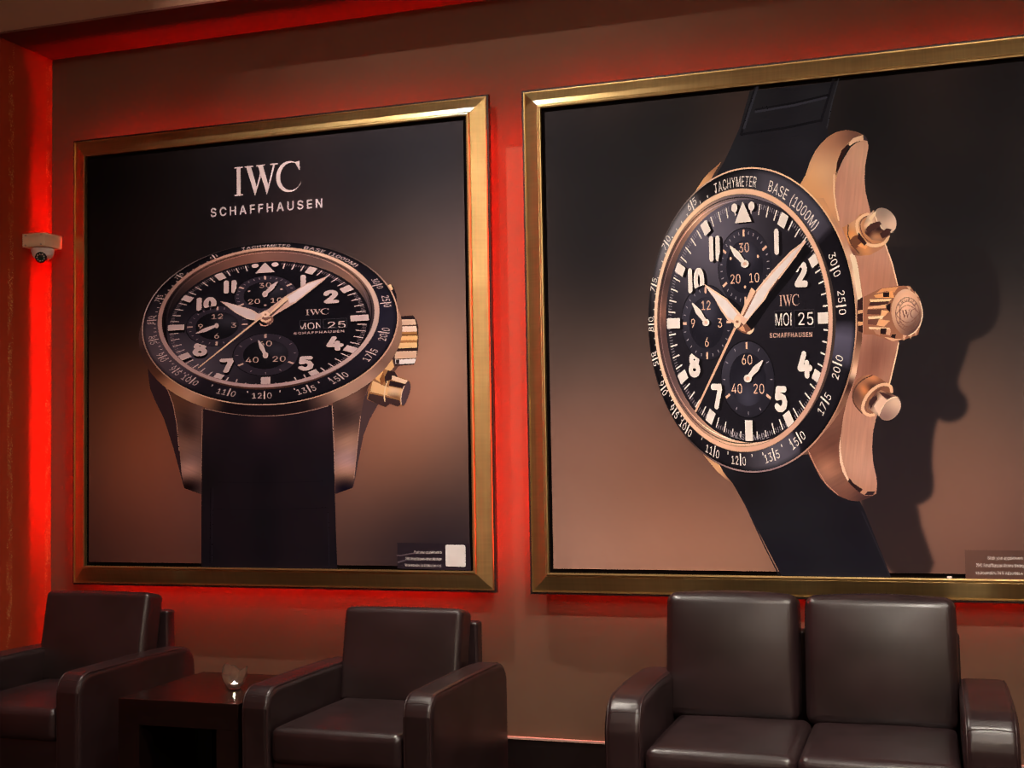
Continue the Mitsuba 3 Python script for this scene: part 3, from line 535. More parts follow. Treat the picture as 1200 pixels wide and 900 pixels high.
palL = dict(ink=(192, 160, 152), rose=(186, 144, 130), dim=(128, 104, 104), brand=(176, 142, 134), shadow=(15, 11, 14), shoff=(.004, -.012), iwc_dy=.0, win=-.060, mon=(.427, -.083), swiss=False, squash=.45,
    edge=keyed([(0, (30, 24, 26)), (40, (60, 46, 44)), (80, (180, 136, 116)), (120, (186, 136, 112)), (150, (196, 146, 116)), (180, (176, 136, 120)), (210, (200, 150, 122)), (245, (150, 112, 98)), (280, (170, 140, 132)), (315, (110, 90, 84)), (340, (40, 30, 30))]),
    bezel=keyed([(0, (17, 14, 17)), (60, (24, 19, 25)), (95, (33, 29, 40)), (115, (34, 28, 36)), (150, (25, 20, 25)), (180, (21, 17, 21)), (212, (32, 25, 31)), (226, (66, 53, 60)), (245, (84, 68, 74)), (262, (74, 60, 66)), (278, (40, 32, 37)), (300, (18, 14, 17))]),
    gold=keyed([(0, (196, 146, 122)), (30, (206, 160, 134)), (70, (200, 158, 138)), (110, (186, 150, 138)), (180, (178, 138, 134)), (250, (178, 138, 130)), (300, (160, 116, 102)), (330, (172, 122, 104))]),
    rehaut=keyed([(0, (120, 78, 66)), (12, (104, 68, 60)), (30, (92, 66, 60)), (55, (122, 84, 68)), (75, (66, 50, 50)), (110, (40, 30, 34)), (180, (26, 18, 20)), (270, (24, 17, 19)), (300, (40, 28, 28)), (325, (92, 60, 52)), (345, (112, 70, 58))]),
    dial=lambda v: dk(v, (20, 16, 20), (76, 64, 72), np.array((-.80, -.58)), .42), subring=lambda v, k: np.tile((44, 36, 43), (len(v), 1)), subdisc=lambda v, k: dk(v, (19, 16, 19), (44, 39, 45), np.array((.10, .07)), .09),
    hands=[([(-0.2336,0.2253),(-0.1376,0.1676),(-0.0607,0.1235),(0.0205,0.1436),(0.1414,0.2012),(0.2962,0.3035),(0.2612,0.2976),(0.1194,0.2302),(-0.0063,0.1569),(-0.1056,0.1862)], (15, 12, 15)),
           ([(-0.02,0.1336),(-0.0469,0.151),(-0.0468,0.171),(0.0297,0.1671),(0.0339,0.1389),(0.0069,0.1242)], (120, 78, 66)), ([(-0.0425,0.1347),(-0.0201,0.1196),(0.0114,0.122),(0.034,0.1409),(0.0204,0.1256),(-0.0066,0.1149),(-0.0336,0.1182)], (200, 150, 130)), ([(-0.0334,0.1523),(-0.0064,0.1409),(0.0206,0.1516),(0.0205,0.1416),(-0.0065,0.1309),(-0.0335,0.1423)], (214, 164, 134)),
           ([(-0.2492,0.2457),(-0.2105,0.2379),(-0.0805,0.1977),(-0.0445,0.1758),(-0.0196,0.1837),(-0.0266,0.152),(-0.056,0.1426),(-0.1058,0.1539),(-0.1695,0.1875)], (206, 166, 150)), ([(-0.2289,0.2381),(-0.0919,0.1951),(-0.0581,0.1748),(-0.065,0.1495),(-0.1058,0.1588),(-0.1649,0.1913)], (200, 172, 164)),
           ([(0.3065,0.3281),(0.3007,0.3151),(0.1481,0.2167),(0.0296,0.1599),(-0.0018,0.1567),(-0.0196,0.1797),(0.0929,0.2493),(0.2174,0.3074)], (192, 146, 128)), ([(0.2964,0.3212),(0.146,0.2224),(0.1193,0.2163),(0.1106,0.2327),(0.1018,0.2448),(0.2085,0.2992)], (204, 178, 172)),
           ([(0.0005,0.1626),(0.0907,0.2438),(0.1018,0.2464),(0.1173,0.2351),(0.0252,0.1713)], (216, 172, 138)), ([(0.0117,0.166),(0.1084,0.2324),(0.1114,0.2299),(0.0207,0.1596)], (84, 56, 52)),
           ([(-0.3724,-0.0635),(-0.3677,-0.0677),(-0.0198,0.1616),(-0.026,0.1684)], (206, 160, 130)),
           ([(-0.0309,0.1783),(-0.0196,0.1865),(0.0007,0.1854),(0.0118,0.174),(0.0072,0.1603),(-0.0108,0.156),(-0.0265,0.162)], (222, 176, 150)), ([(-0.0134,0.1749),(-0.0035,0.1744),(-0.0026,0.1664),(-0.0143,0.167)], (150, 96, 74))])
watch_face(prL, PL, HDL, HBL, (0, .028), (0, -.03), palL, -.183, [(*[(-0.01,0.2671),(0.0547,0.3203)], .024), (*[(-0.0099,-0.0198),(-0.0463,0.0494)], .024), (*[(-0.2701,0.1313),(-0.381,0.1)], .019)])
w3 = [[(0.7283,-0.9355)][0], [(0.8587,-0.9344)][0], [(0.6865,-0.9574)][0], [(0.6832,-0.985)][0]]
lb = prL.put('clear_label', [area(poly([(0.6474,-0.887),(0.9927,-0.8886),(0.9959,-1.006),(0.6458,-1.001)]), (42, 31, 36))], 'clear film label', PL)
address_lines(prL, PL, w3[1][0], [(0.7865,-0.9275)][0][1], ([(0.7865,-0.9275)][0][1] - [(0.7857,-0.9854)][0][1]) / 2, .0125, [w3[1][0] - w3[0][0], w3[1][0] - w3[2][0], w3[1][0] - w3[3][0]], (226, 204, 190))
prL.put('clear_label', [area(wire([(0.6466,-0.9423),(0.6631,-0.9437),(0.6962,-0.9373),(0.7333,-0.9317)], .006, 1), (88, 72, 74)), area(poly([(0.6462,-0.9703),(0.6711,-0.964),(0.7,-0.9607),(0.6793,-0.97),(0.6482,-0.9771)]), (84, 70, 74))], 'creases in the film', PL)
q = [(0.8771,-0.8938),(0.9714,-0.8947),(0.9718,-0.9906),(0.8772,-0.9888)]
prL.put('blank_sticker', [area(Polygon(q).buffer(-.008).buffer(.008), (224, 206, 192))], 'small pale square sticker', PL)

# ---- right poster
R_ = thing('framed_poster', 'square gold-framed poster of a watch turned sideways casting a shadow, hanging above the sofa', 'framed poster')
frame_rails(R_, *CXR, .6, SIDE, 0)
bgR = rbf([(-0.964,0.9931,(40,35,35)),(-0.3829,0.9693,(38,34,33)),(0.3124,0.9656,(33,30,30)),(0.9223,0.9824,(34,31,32)),(-0.9693,0.7303,(37,33,33)),(-0.6882,0.5213,(35,31,31)),(-0.9767,0.3569,(41,35,34)),(-0.6948,0.2284,(43,36,35)),(-0.5358,0.692,(34,31,31)),(-0.9827,0.06,(64,50,45)),(-0.7006,-0.0267,(74,57,50)),(-0.9879,-0.1985,(92,69,60)),(-0.7047,-0.2081,(96,71,61)),(-0.9916,-0.3825,(120,84,70)),(-0.5982,-0.3916,(116,80,66)),(-0.9769,-0.6026,(132,93,77)),(-0.5668,-0.6068,(128,86,68)),(-0.3196,-0.7498,(136,91,72)),(-0.9813,-0.8214,(146,104,86)),(-0.5719,-0.8204,(146,100,80)),(-0.9658,-0.9956,(152,110,92)),(-0.576,-0.9907,(158,110,88)),(-0.1517,-0.9853,(150,104,82)),(0.3015,0.6181,(33,29,29)),(0.6261,0.5894,(33,29,29)),(0.907,0.5646,(35,31,31)),(0.6145,0.2513,(34,30,30)),(0.8948,0.2326,(42,37,36)),(0.8876,0.0344,(54,46,43)),(0.8191,-0.1607,(74,58,51)),(0.8803,-0.1632,(74,58,52)),(0.7503,-0.3567,(98,72,60)),(0.8719,-0.3929,(94,70,60)),(0.6499,-0.5532,(118,82,67)),(0.8342,-0.5886,(112,78,65)),(0.643,-0.7514,(126,86,70)),(0.8271,-0.7844,(116,80,67)),(0.6049,-0.9494,(120,82,68)),(0.7281,-0.9807,(110,74,62)),(1.046,0.2226,(42,37,36)),(1.028,-0.2669,(76,60,54)),(1.015,-0.5908,(104,74,62)),(1.002,-0.945,(96,66,56)),(0.1082,-0.2357,(80,60,52)),(0.098,-0.5794,(112,78,64)),(-0.0519,0.1196,(50,42,40))], .22, .12)  # upper left samples darkened to offset the spotlight falling there
shR = poly([(0.2918,0.3072),(0.7733,0.2909),(0.8196,0.1976),(0.8323,0.1203),(0.8321,0.0307),(0.8146,-0.0281),(0.776,-0.0694),(0.7287,-0.0872),(0.716,-0.0933),(0.7015,-0.1493),(0.6776,-0.2084),(0.6669,-0.2446),(0.6751,-0.2782),(0.6991,-0.3089),(0.7039,-0.3488),(0.6807,-0.388),(0.6426,-0.4037),(0.6081,-0.3995),(0.5928,-0.3858),(0.579,-0.4188),(0.5672,-0.4853),(0.5612,-0.5685),(0.5685,-0.6351),(0.5604,-0.6849),(0.5342,-0.7114),(0.4922,-0.7312),(0.5773,-1.022),(0.38,-1.025),(0.2619,-0.6493)], 1)
shC = rbf([(0.6145,0.2513,(33,29,29)),(0.7632,0.0077,(37,31,31)),(0.4698,-0.248,(36,29,30)),(0.4599,-0.5504,(42,32,33)),(0.3889,-0.751,(46,34,34)),(0.4785,-0.9508,(52,37,35))], .2, .05)
def post(v, c):
    pt = shapely.points(v); d = shapely.distance(pt, shR.exterior); d = np.where(shapely.contains(shR, pt), -d, d)
    t = 1 / (1 + np.exp(d / .0035)); return c * (1 - t[:, None]) + shC(v) * t[:, None]
prR, PR = poster_base(R_, *CXR, bgR, 330, post)
tone = rbf([(-0.0975,0.9749,(37,36,38)),(0.1773,0.9452,(39,38,41)),(-0.1745,0.7317,(35,34,37)),(0.1033,0.7412,(37,35,39)),(-0.0369,0.648,(31,28,31)),(-0.1423,-0.646,(24,20,22)),(0.1304,-0.614,(27,23,27)),(-0.0143,-0.9562,(26,23,29)),(0.2851,-0.9529,(28,25,31)),(0.2576,-0.7846,(27,23,28))], .08, .05)
P = [area(poly([(-0.0874,1.024),(-0.0967,1.004),(-0.148,0.8367),(-0.2104,0.7099),(-0.2586,0.6316),(-0.0399,0.5419),(0.1135,0.5118),(0.2103,0.6961),(0.2068,0.8015),(0.234,0.9215),(0.2635,1.006),(0.2648,1.048),(-0.0816,1.041)]).intersection(sbox(-.988, -.988, .988, .988)), tone, .02),
     ]
Q = [area(poly([(-0.2961,-0.5253),(-0.2453,-0.5961),(-0.2149,-0.6349),(-0.1719,-0.7153),(-0.0229,-1.021),(0.3994,-1.022),(0.3045,-0.7509),(0.2739,-0.6832),(0.1335,-0.5114),(-0.0706,-0.5427)]), tone, .02)]
for q, c in (([(-0.0719,1.015),(-0.0831,0.9877),(-0.1424,0.8111)], (24, 22, 25)), ([(0.2365,1.002),(0.2178,0.9408),(0.1807,0.8322)], (26, 24, 28)), ([(-0.0784,0.9066),(0.0742,0.9173),(0.2109,0.9363)], (24, 22, 25)), ([(-0.1424,0.8093),(0.037,0.8184),(0.1825,0.8355)], (24, 22, 25)), ([(-0.0786,0.8977),(0.074,0.9085),(0.2038,0.9265)], (52, 51, 57)), ([(-0.1294,0.8349),(-0.0952,0.9317),(-0.0649,1.014)], (50, 49, 55))): P.append(area(wire(q, .010), c))
for q, c in (([(0.2915,-0.7508),(0.3458,-0.8852),(0.3933,-1.012)], (38, 34, 40)), ([(-0.1717,-0.7083),(-0.1005,-0.8744),(-0.0362,-1.011)], (34, 31, 36))): Q.append(area(wire(q, .005), c))
for q, c in (([(0.2566,0.9998),(0.2268,0.9047),(0.2034,0.8018)], (50, 50, 54)),): P.append(area(wire(q, .005), c))
prR.put('watch_strap', P, 'upper black rubber strap with moulded grooves', PR); prR.put('watch_strap', Q, 'lower black rubber strap', PR)
top = rbf([(0.1156,0.5818,(214,152,100)),(0.152,0.6664,(212,156,112)),(0.1876,0.7262,(184,128,94)),(0.2563,0.7721,(150,100,76)),(0.3162,0.7697,(112,74,60)),(0.2082,0.6263,(214,160,116)),(0.2145,0.5037,(212,150,104)),(0.2447,0.3971,(190,130,92)),(0.1704,0.4898,(206,142,92))], .05, .05)
side = rbf([(0.3307,0.7023,(206,154,122)),(0.2849,0.6196,(196,140,112)),(0.3346,0.6152,(202,148,118)),(0.264,0.4823,(188,130,104)),(0.3467,0.4758,(196,138,110)),(0.3237,0.2706,(182,124,98)),(0.4056,0.2651,(190,132,106)),(0.3533,0.1656,(178,116,90)),(0.4347,0.1607,(172,114,88)),(0.3772,-0.1089,(132,82,66)),(0.325,-0.209,(142,88,70)),(0.4069,-0.195,(160,106,84)),(0.2693,-0.4117,(178,122,98)),(0.3348,-0.4132,(184,128,104)),(0.2651,-0.5476,(194,138,112)),(0.3284,-0.616,(190,134,110)),(0.3105,-0.6665,(180,122,96))], .06, .05)
low = rbf([(0.1168,-0.5111,(120,72,56)),(0.1845,-0.4781,(104,62,50)),(0.2198,-0.4105,(110,68,54)),(0.1648,-0.5802,(168,110,84)),(0.2151,-0.5638,(140,88,68)),(0.1471,-0.6142,(150,98,78)),(0.2119,-0.6658,(116,72,58)),(0.2768,-0.6967,(84,52,46)),(0.2612,-0.6696,(110,68,56)),(0.3195,-0.6902,(70,44,42))], .04, .05)
small = rbf([(-0.3279,0.5798,(222,160,106)),(-0.2908,0.6272,(206,148,98)),(-0.2539,0.6743,(150,100,70)),(-0.293,-0.5394,(212,154,108)),(-0.2592,-0.5925,(196,140,100)),(-0.2252,-0.6278,(130,88,68))], .03, .05)
P = [area(poly([(-0.3497,0.569),(-0.3272,0.605),(-0.3049,0.6356),(-0.2829,0.6589),(-0.2538,0.6815),(-0.2266,0.7024),(-0.2468,0.6737),(-0.2617,0.6498),(-0.2768,0.6188),(-0.2137,0.5847),(-0.2681,0.5426)]), small, .02),
     area(poly([(-0.3415,-0.5017),(-0.3141,-0.5391),(-0.28,-0.5817),(-0.2458,-0.6136),(-0.2132,-0.6367),(-0.2319,-0.6173),(-0.2521,-0.5873),(-0.2654,-0.5609),(-0.2771,-0.5396),(-0.2609,-0.5223),(-0.2951,-0.4866)]), small, .02),
     area(poly([(0.0846,0.5704),(0.1132,0.6171),(0.1317,0.6682),(0.1533,0.7101),(0.1779,0.7401),(0.2057,0.7648),(0.2398,0.7814),(0.2801,0.7865),(0.3164,0.776),(0.3441,0.7608),(0.3055,0.7464),(0.2745,0.7145),(0.2515,0.6713),(0.2383,0.6237),(0.2289,0.5373),(0.233,0.45),(0.2506,0.3724),(0.1613,0.4137)]), top, .02),
     area(poly([(0.3458,0.7599),(0.3554,0.7503),(0.3602,0.7363),(0.3451,0.7384)]), (62, 50, 52)), area(poly([(0.3441,0.7601),(0.3451,0.7381),(0.3151,0.7333),(0.2914,0.7199),(0.2782,0.7246),(0.3056,0.7499)]), (226, 178, 140)), area(poly([(0.2901,0.734),(0.2575,0.7039),(0.2394,0.6585),(0.231,0.6034),(0.2418,0.6303),(0.26,0.6775),(0.2845,0.7136)]), (50, 30, 27)),
     area(poly([(0.3451,0.7391),(0.3598,0.7335),(0.3633,0.7096),(0.3563,0.6756),(0.3476,0.6313),(0.344,0.5797),(0.3463,0.5276),(0.3551,0.482),(0.3637,0.4399),(0.392,0.3518),(0.4182,0.3019),(0.4396,0.2287),(0.4517,0.1836),(0.4582,0.1355),(0.4626,0.0231),(0.4533,-0.085),(0.4412,-0.1387),(0.4142,-0.2427),(0.3696,-0.3463),(0.357,-0.3832),(0.3438,-0.4388),(0.3387,-0.4979),(0.341,-0.5571),(0.3508,-0.6082),(0.3537,-0.6365),(0.3485,-0.6789),(0.3359,-0.6856),(0.3047,-0.6847),(0.2841,-0.6731),(0.2427,-0.6308),(0.2241,-0.5912),(0.2149,-0.5468),(0.2138,-0.4991),(0.2201,-0.4447),(0.2308,-0.3766),(0.2424,-0.3223),(0.2856,-0.2076),(0.3129,-0.072),(0.3194,0.0304),(0.3093,0.1579),(0.2907,0.2728),(0.2444,0.3867),(0.2259,0.4923),(0.23,0.5721),(0.2398,0.6166),(0.263,0.6668),(0.2945,0.7144),(0.315,0.7298)]), brushed(side, 1.45, .05), .009),
     area(poly([(0.0835,-0.5002),(0.1087,-0.5576),(0.1354,-0.6141),(0.1652,-0.6539),(0.203,-0.6862),(0.2437,-0.704),(0.2797,-0.7089),(0.3127,-0.6986),(0.3392,-0.6863),(0.3047,-0.6847),(0.2841,-0.6731),(0.2427,-0.6308),(0.2241,-0.5912),(0.2149,-0.5468),(0.2138,-0.4991),(0.2201,-0.4447),(0.2308,-0.3766),(0.2459,-0.3156),(0.1705,-0.3922)]), brushed(low, .5, .07), .009),
     area(poly([(0.2169,-0.4514),(0.2186,-0.5128),(0.2266,-0.564),(0.2461,-0.6271),(0.2427,-0.6315),(0.2225,-0.5912),(0.2123,-0.5468),(0.2119,-0.4957)]), (232, 184, 152)), area(poly([(0.2481,-0.6169),(0.2655,-0.6391),(0.2975,-0.6614),(0.2857,-0.6748),(0.2554,-0.6458),(0.2411,-0.6287)]), (44, 27, 27)), area(poly([(0.3152,-0.6699),(0.3445,-0.6701),(0.336,-0.6842),(0.305,-0.6834)]), (52, 34, 36)), area(wire([(0.0901,-0.5038),(0.1184,-0.5694),(0.1564,-0.6382),(0.2015,-0.6828)], .003), (190, 136, 112)), area(wire([(0.3651,0.4329),(0.4182,0.3019),(0.4396,0.2287),(0.4568,0.1424)], .005), (234, 184, 146)), area(wire([(0.4526,-0.085),(0.4412,-0.1387),(0.4135,-0.2427)], .005), (234, 184, 146)), area(wire([(0.2261,0.6073),(0.2233,0.5378),(0.2302,0.4676),(0.2388,0.4218)], .006), (234, 184, 140)),
     area(poly([(0.1813,0.5168),(0.2444,0.3867),(0.2907,0.2728),(0.3093,0.1579),(0.3199,0.0475),(0.3129,-0.072),(0.2856,-0.2076),(0.2424,-0.3223),(0.1766,-0.4095),(0.1005,-0.4937),(0.0674,-0.4759),(0.1898,-0.3071),(0.2437,-0.1718),(0.2623,-0.001),(0.2554,0.206),(0.2108,0.3822),(0.1476,0.5196)]), rbf([(0.2436,0.3625,(196,132,98)),(0.1641,0.5043,(206,142,94)),(0.1962,0.4529,(206,142,94)),(0.125,0.5565,(212,150,100)),(0.2742,0.2739,(214,164,130)),(0.2979,0.1861,(234,192,152)),(0.3057,0.1169,(200,156,128)),(0.3063,0.0311,(70,44,38)),(0.3068,-0.0546,(96,62,48)),(0.291,-0.1394,(170,120,92)),(0.2759,-0.2004,(226,178,142)),(0.2581,-0.2408,(60,36,32)),(0.2224,-0.3252,(120,78,60)),(0.17,-0.4094,(150,102,80)),(0.1183,-0.4597,(130,84,66))], .03, .03), .012)]
P.append(area(wire([(0.2874,0.273),(0.299,0.2205),(0.3064,0.1409),(0.3115,0.0926)], .020, 1), (238, 198, 160)))
prR.put('watch_case', P, 'brushed rose gold case with curved lugs', PR)
# buttons and crown on the right flank
shade = [(214, 150, 98), (150, 92, 58), (232, 182, 136), (60, 36, 32), (222, 176, 140)]
P = [area(poly([(0.2511,0.3897),(0.2748,0.4018),(0.3053,0.4202),(0.3224,0.4397),(0.3489,0.4411),(0.4238,0.3255),(0.4033,0.2961),(0.3567,0.2718),(0.3171,0.271),(0.2908,0.2762),(0.2725,0.3258)]), rbf([(0.2674,0.3781,(190,122,76)),(0.2868,0.3594,(216,140,80)),(0.3014,0.4032,(206,150,110)),(0.305,0.3063,(170,104,66)),(0.341,0.2969,(206,134,82)),(0.3738,0.2947,(180,118,84)),(0.2911,0.2865,(120,76,60))], .02, .03), .012), area(wire([(0.2747,0.3983),(0.2719,0.3604),(0.2855,0.318),(0.3141,0.2815)], .004), (84, 50, 38)), area(poly([(0.2932,0.352),(0.3132,0.3575),(0.332,0.3251),(0.2982,0.2999),(0.2794,0.3357)]), (110, 64, 44)), area(poly([(0.3254,0.3256),(0.3479,0.3068),(0.3377,0.2972),(0.3085,0.3129)]), (226, 150, 92)),
     area(wire([(0.352,0.4374),(0.3254,0.4291),(0.3082,0.4096),(0.3088,0.3751),(0.3258,0.3359),(0.3546,0.3098),(0.3906,0.3073),(0.4171,0.3192),(0.4276,0.3424)], .012, 1), (230, 180, 134)), area(wire([(0.3518,0.4305),(0.3318,0.4217),(0.3196,0.4019),(0.3235,0.3705),(0.3358,0.3421),(0.3615,0.3196)], .004, 1), (120, 76, 58)), area(poly([(0.3135,0.3678),(0.3451,0.3207),(0.3349,0.3111),(0.3095,0.3439)]), (52, 30, 28)),
     area(poly([(0.3756,0.4528),(0.3484,0.4273),(0.3342,0.3939),(0.3397,0.359),(0.3652,0.3331),(0.4042,0.3235),(0.4377,0.3519),(0.4479,0.3649),(0.3876,0.4174)]), rbf([(0.3618,0.4332,(222,178,140)),(0.3673,0.3983,(226,180,142)),(0.3469,0.3792,(190,140,108)),(0.353,0.3649,(70,40,34)),(0.3801,0.3905,(150,100,80)),(0.3862,0.3763,(54,32,32)),(0.3659,0.3571,(120,76,56)),(0.3985,0.3513,(150,96,66)),(0.4119,0.3607,(80,48,40)),(0.4313,0.3558,(64,40,36))], .016, .03), .008),
     area(poly([(0.3821,0.4506),(0.3955,0.4595),(0.4151,0.458),(0.4375,0.4445),(0.4562,0.4191),(0.4618,0.3913),(0.4561,0.3677),(0.4412,0.3585),(0.4186,0.3653),(0.3964,0.3858),(0.3825,0.4144),(0.3783,0.4354)], 2), rbf([(0.408,0.4434,(150,122,104)),(0.3943,0.4238,(170,136,114)),(0.426,0.3939,(206,168,140)),(0.4486,0.3854,(222,182,152))], .03, .03), .012), area(wire([(0.3819,0.4454),(0.3795,0.4318),(0.3871,0.4037),(0.4058,0.3748),(0.425,0.3611),(0.4444,0.3583)], .004), (234, 196, 160))]
P += [area(poly([(0.3419,0.3778),(0.3606,0.3971),(0.397,0.4064),(0.4031,0.3922),(0.383,0.3782),(0.3528,0.3581)]), (70, 42, 38)), area(poly([(0.3954,0.355),(0.4222,0.3754),(0.4415,0.3688),(0.4278,0.3475),(0.4045,0.3338)]), (64, 38, 35)), area(poly([(0.3548,0.4199),(0.3769,0.4441),(0.3815,0.4317),(0.3643,0.4089)]), (236, 194, 152))]
prR.put('push_button', P, 'polished upper push button', PR)
P = [area(poly([(0.285,-0.2246),(0.3151,-0.2086),(0.3545,-0.2066),(0.3928,-0.2318),(0.4242,-0.2633),(0.4031,-0.3134),(0.3558,-0.3696),(0.3231,-0.3722),(0.2846,-0.344),(0.2661,-0.3025),(0.2708,-0.2583)], 1), rbf([(0.3079,-0.2288,(150,96,70)),(0.3472,-0.2302,(176,108,72)),(0.32,-0.2633,(190,112,68)),(0.3793,-0.2449,(120,72,54)),(0.29,-0.276,(112,70,54)),(0.292,-0.3169,(120,78,60)),(0.3108,-0.3447,(150,100,76)),(0.34,-0.2504,(90,52,40))], .02, .03), .012), area(wire([(0.3478,-0.2098),(0.3147,-0.2223),(0.2843,-0.2485),(0.2698,-0.289),(0.2754,-0.3233),(0.3038,-0.3581)], .004, 1), (84, 50, 40)),
     area(wire([(0.4205,-0.2767),(0.418,-0.253),(0.3923,-0.2453),(0.3627,-0.2545),(0.3291,-0.284),(0.3082,-0.3242),(0.3073,-0.3514),(0.3297,-0.369),(0.3494,-0.3661)], .012, 1), (226, 172, 132)), area(wire([(0.4081,-0.2594),(0.3855,-0.2553),(0.3591,-0.268),(0.332,-0.2977),(0.3178,-0.3313),(0.3236,-0.3552)], .004, 1), (130, 82, 62)),
     area(poly([(0.3653,-0.275),(0.3786,-0.2686),(0.4234,-0.287),(0.4488,-0.3013),(0.4212,-0.3545),(0.3815,-0.3804),(0.3496,-0.3593),(0.3274,-0.3383),(0.3349,-0.308)]), rbf([(0.3379,-0.3183,(60,36,34)),(0.3583,-0.2917,(96,60,48)),(0.3772,-0.3126,(226,176,142)),(0.3631,-0.3461,(216,170,140)),(0.404,-0.2864,(90,58,46)),(0.3912,-0.2792,(150,102,76)),(0.3841,-0.2993,(230,184,150))], .014, .03), .008),
     area(poly([(0.4231,-0.2971),(0.4391,-0.2993),(0.4531,-0.3149),(0.4539,-0.3419),(0.4401,-0.3685),(0.4169,-0.3881),(0.3941,-0.3926),(0.3717,-0.3802),(0.3691,-0.3598),(0.383,-0.3331),(0.4033,-0.3066)], 2), rbf([(0.4225,-0.314,(206,166,136)),(0.4417,-0.3213,(214,174,144)),(0.4085,-0.3474,(172,132,112)),(0.388,-0.3806,(136,100,88))], .03, .03), .012), area(wire([(0.4392,-0.2983),(0.4197,-0.3004),(0.3965,-0.3166),(0.3794,-0.3432),(0.3688,-0.37)], .004), (236, 194, 158))]
P += [area(poly([(0.333,-0.3181),(0.345,-0.2981),(0.3632,-0.2902),(0.3644,-0.3055),(0.3474,-0.3253),(0.3387,-0.342)]), (58, 35, 33)), area(poly([(0.3719,-0.2752),(0.3912,-0.2809),(0.4231,-0.2971),(0.4033,-0.3066),(0.3843,-0.2925)]), (66, 40, 36)), area(poly([(0.3505,-0.3322),(0.3675,-0.309),(0.3905,-0.3012),(0.4032,-0.31),(0.3795,-0.3398),(0.3704,-0.37)]), (224, 178, 148))]
prR.put('push_button', P, 'polished lower push button', PR)
P = [area(poly([(0.3016,0.0931),(0.3218,0.1057),(0.3172,-0.038),(0.301,-0.0303)]), (50, 30, 28)), area(poly([(0.3251,0.1055),(0.3584,0.1208),(0.3916,0.136),(0.4568,0.1424),(0.502,0.1397),(0.5387,0.0868),(0.5493,0.0186),(0.5276,-0.0546),(0.4756,-0.0725),(0.4302,-0.0772),(0.3981,-0.0656),(0.3596,-0.0468),(0.3203,-0.0449)]), (150, 94, 68))]
for q, c in (([(0.3714,0.1166),(0.3981,0.1356),(0.46,0.1388),(0.443,0.1159),(0.4173,0.1242)], (214, 142, 90)), ([(0.3646,0.1102),(0.4368,0.1231),(0.4424,0.0956),(0.3708,0.0995)], (226, 152, 92)), ([(0.4008,0.1184),(0.4236,0.1188),(0.423,0.1),(0.4003,0.1013)], (38, 24, 24)), ([(0.3477,0.094),(0.4325,0.0927),(0.4224,0.0796),(0.3507,0.0835)], (240, 186, 134)), ([(0.3507,0.0835),(0.4225,0.083),(0.4154,0.0664),(0.3437,0.0702)], (70, 42, 36)), ([(0.3402,0.0636),(0.4254,0.0726),(0.4151,0.0562),(0.34,0.0567)], (224, 166, 120)), ([(0.3398,0.0533),(0.402,0.0535),(0.3947,0.03),(0.336,0.0364)], (92, 56, 46)), ([(0.3921,0.0506),(0.4211,0.0422),(0.401,0.0228),(0.388,0.0235)], (226, 164, 112)), ([(0.339,0.026),(0.4011,0.0262),(0.3942,0.0129),(0.3419,0.0156)], (238, 190, 144)), ([(0.3385,0.0123),(0.3845,0.0168),(0.3739,-0.0099),(0.338,-0.0048)], (110, 66, 52)), ([(0.3811,0.0136),(0.4232,0.0047),(0.3997,-0.018),(0.3706,-0.0098)], (222, 158, 108)), ([(0.341,-0.0152),(0.419,-0.0223),(0.4252,-0.0328),(0.3439,-0.0255)], (226, 178, 136)), ([(0.3864,-0.0242),(0.4092,-0.0253),(0.4052,-0.0489),(0.3858,-0.0446)], (40, 25, 25)), ([(0.3601,-0.0297),(0.3831,-0.0274),(0.3823,-0.0512),(0.3662,-0.0437)], (176, 120, 92)), ([(0.4123,-0.0288),(0.4253,-0.0294),(0.4213,-0.053),(0.4052,-0.0489)], (200, 146, 112)), ([(0.4279,-0.0499),(0.4441,-0.0507),(0.4403,-0.0675),(0.4243,-0.06)], (38, 24, 24)), ([(0.3984,-0.0588),(0.4435,-0.0676),(0.4757,-0.0691),(0.4302,-0.0772)], (214, 160, 122)), ([(0.4089,0.0667),(0.4287,0.0759),(0.4243,0.0387),(0.4117,0.0529)], (34, 21, 22)), ([(0.3003,0.052),(0.3202,0.0544),(0.3197,0.0407),(0.2999,0.0383)], (206, 150, 106)), ([(0.2989,0.0075),(0.3186,0.0065),(0.3182,-0.0072),(0.3017,-0.0098)], (216, 156, 108))): P.append(area(poly(q), c))
for q in ([(0.4891,0.1405),(0.5082,0.1326),(0.5013,0.1194)], [(0.5206,0.1183),(0.5358,0.0937),(0.5199,0.098)], [(0.4697,-0.0553),(0.4859,-0.0526),(0.4722,-0.0791)], [(0.4957,-0.0497),(0.5087,-0.0436),(0.4981,-0.0735)], [(0.5154,-0.0371),(0.5286,-0.0242),(0.5178,-0.0609)]): P.append(area(Polygon(q), (206, 156, 122)))
cap = [(0.491,0.1302),(0.5171,0.1117),(0.5384,0.0767),(0.5481,0.0322),(0.5403,-0.0113),(0.5182,-0.0474),(0.4889,-0.0595),(0.4603,-0.0481),(0.4387,-0.0165),(0.4282,0.0282),(0.4319,0.0723),(0.4493,0.1088),(0.4692,0.1247)]
P += [area(poly(cap, 2), rbf([(0.4883,0.1168,(222,170,134)),(0.4482,0.0748,(214,160,124)),(0.4921,0.0351,(214,164,134)),(0.5318,0.0703,(196,144,114)),(0.5429,0.019,(120,84,70)),(0.5086,-0.0469,(88,58,52)),(0.4639,-0.038,(150,104,82)),(0.4366,0.0176,(196,144,112))], .035, .03), .012), area(wire([(0.5384,0.0767),(0.5481,0.0322),(0.5403,-0.0113),(0.5183,-0.044),(0.4922,-0.058)], .004, 1), (240, 196, 160))]
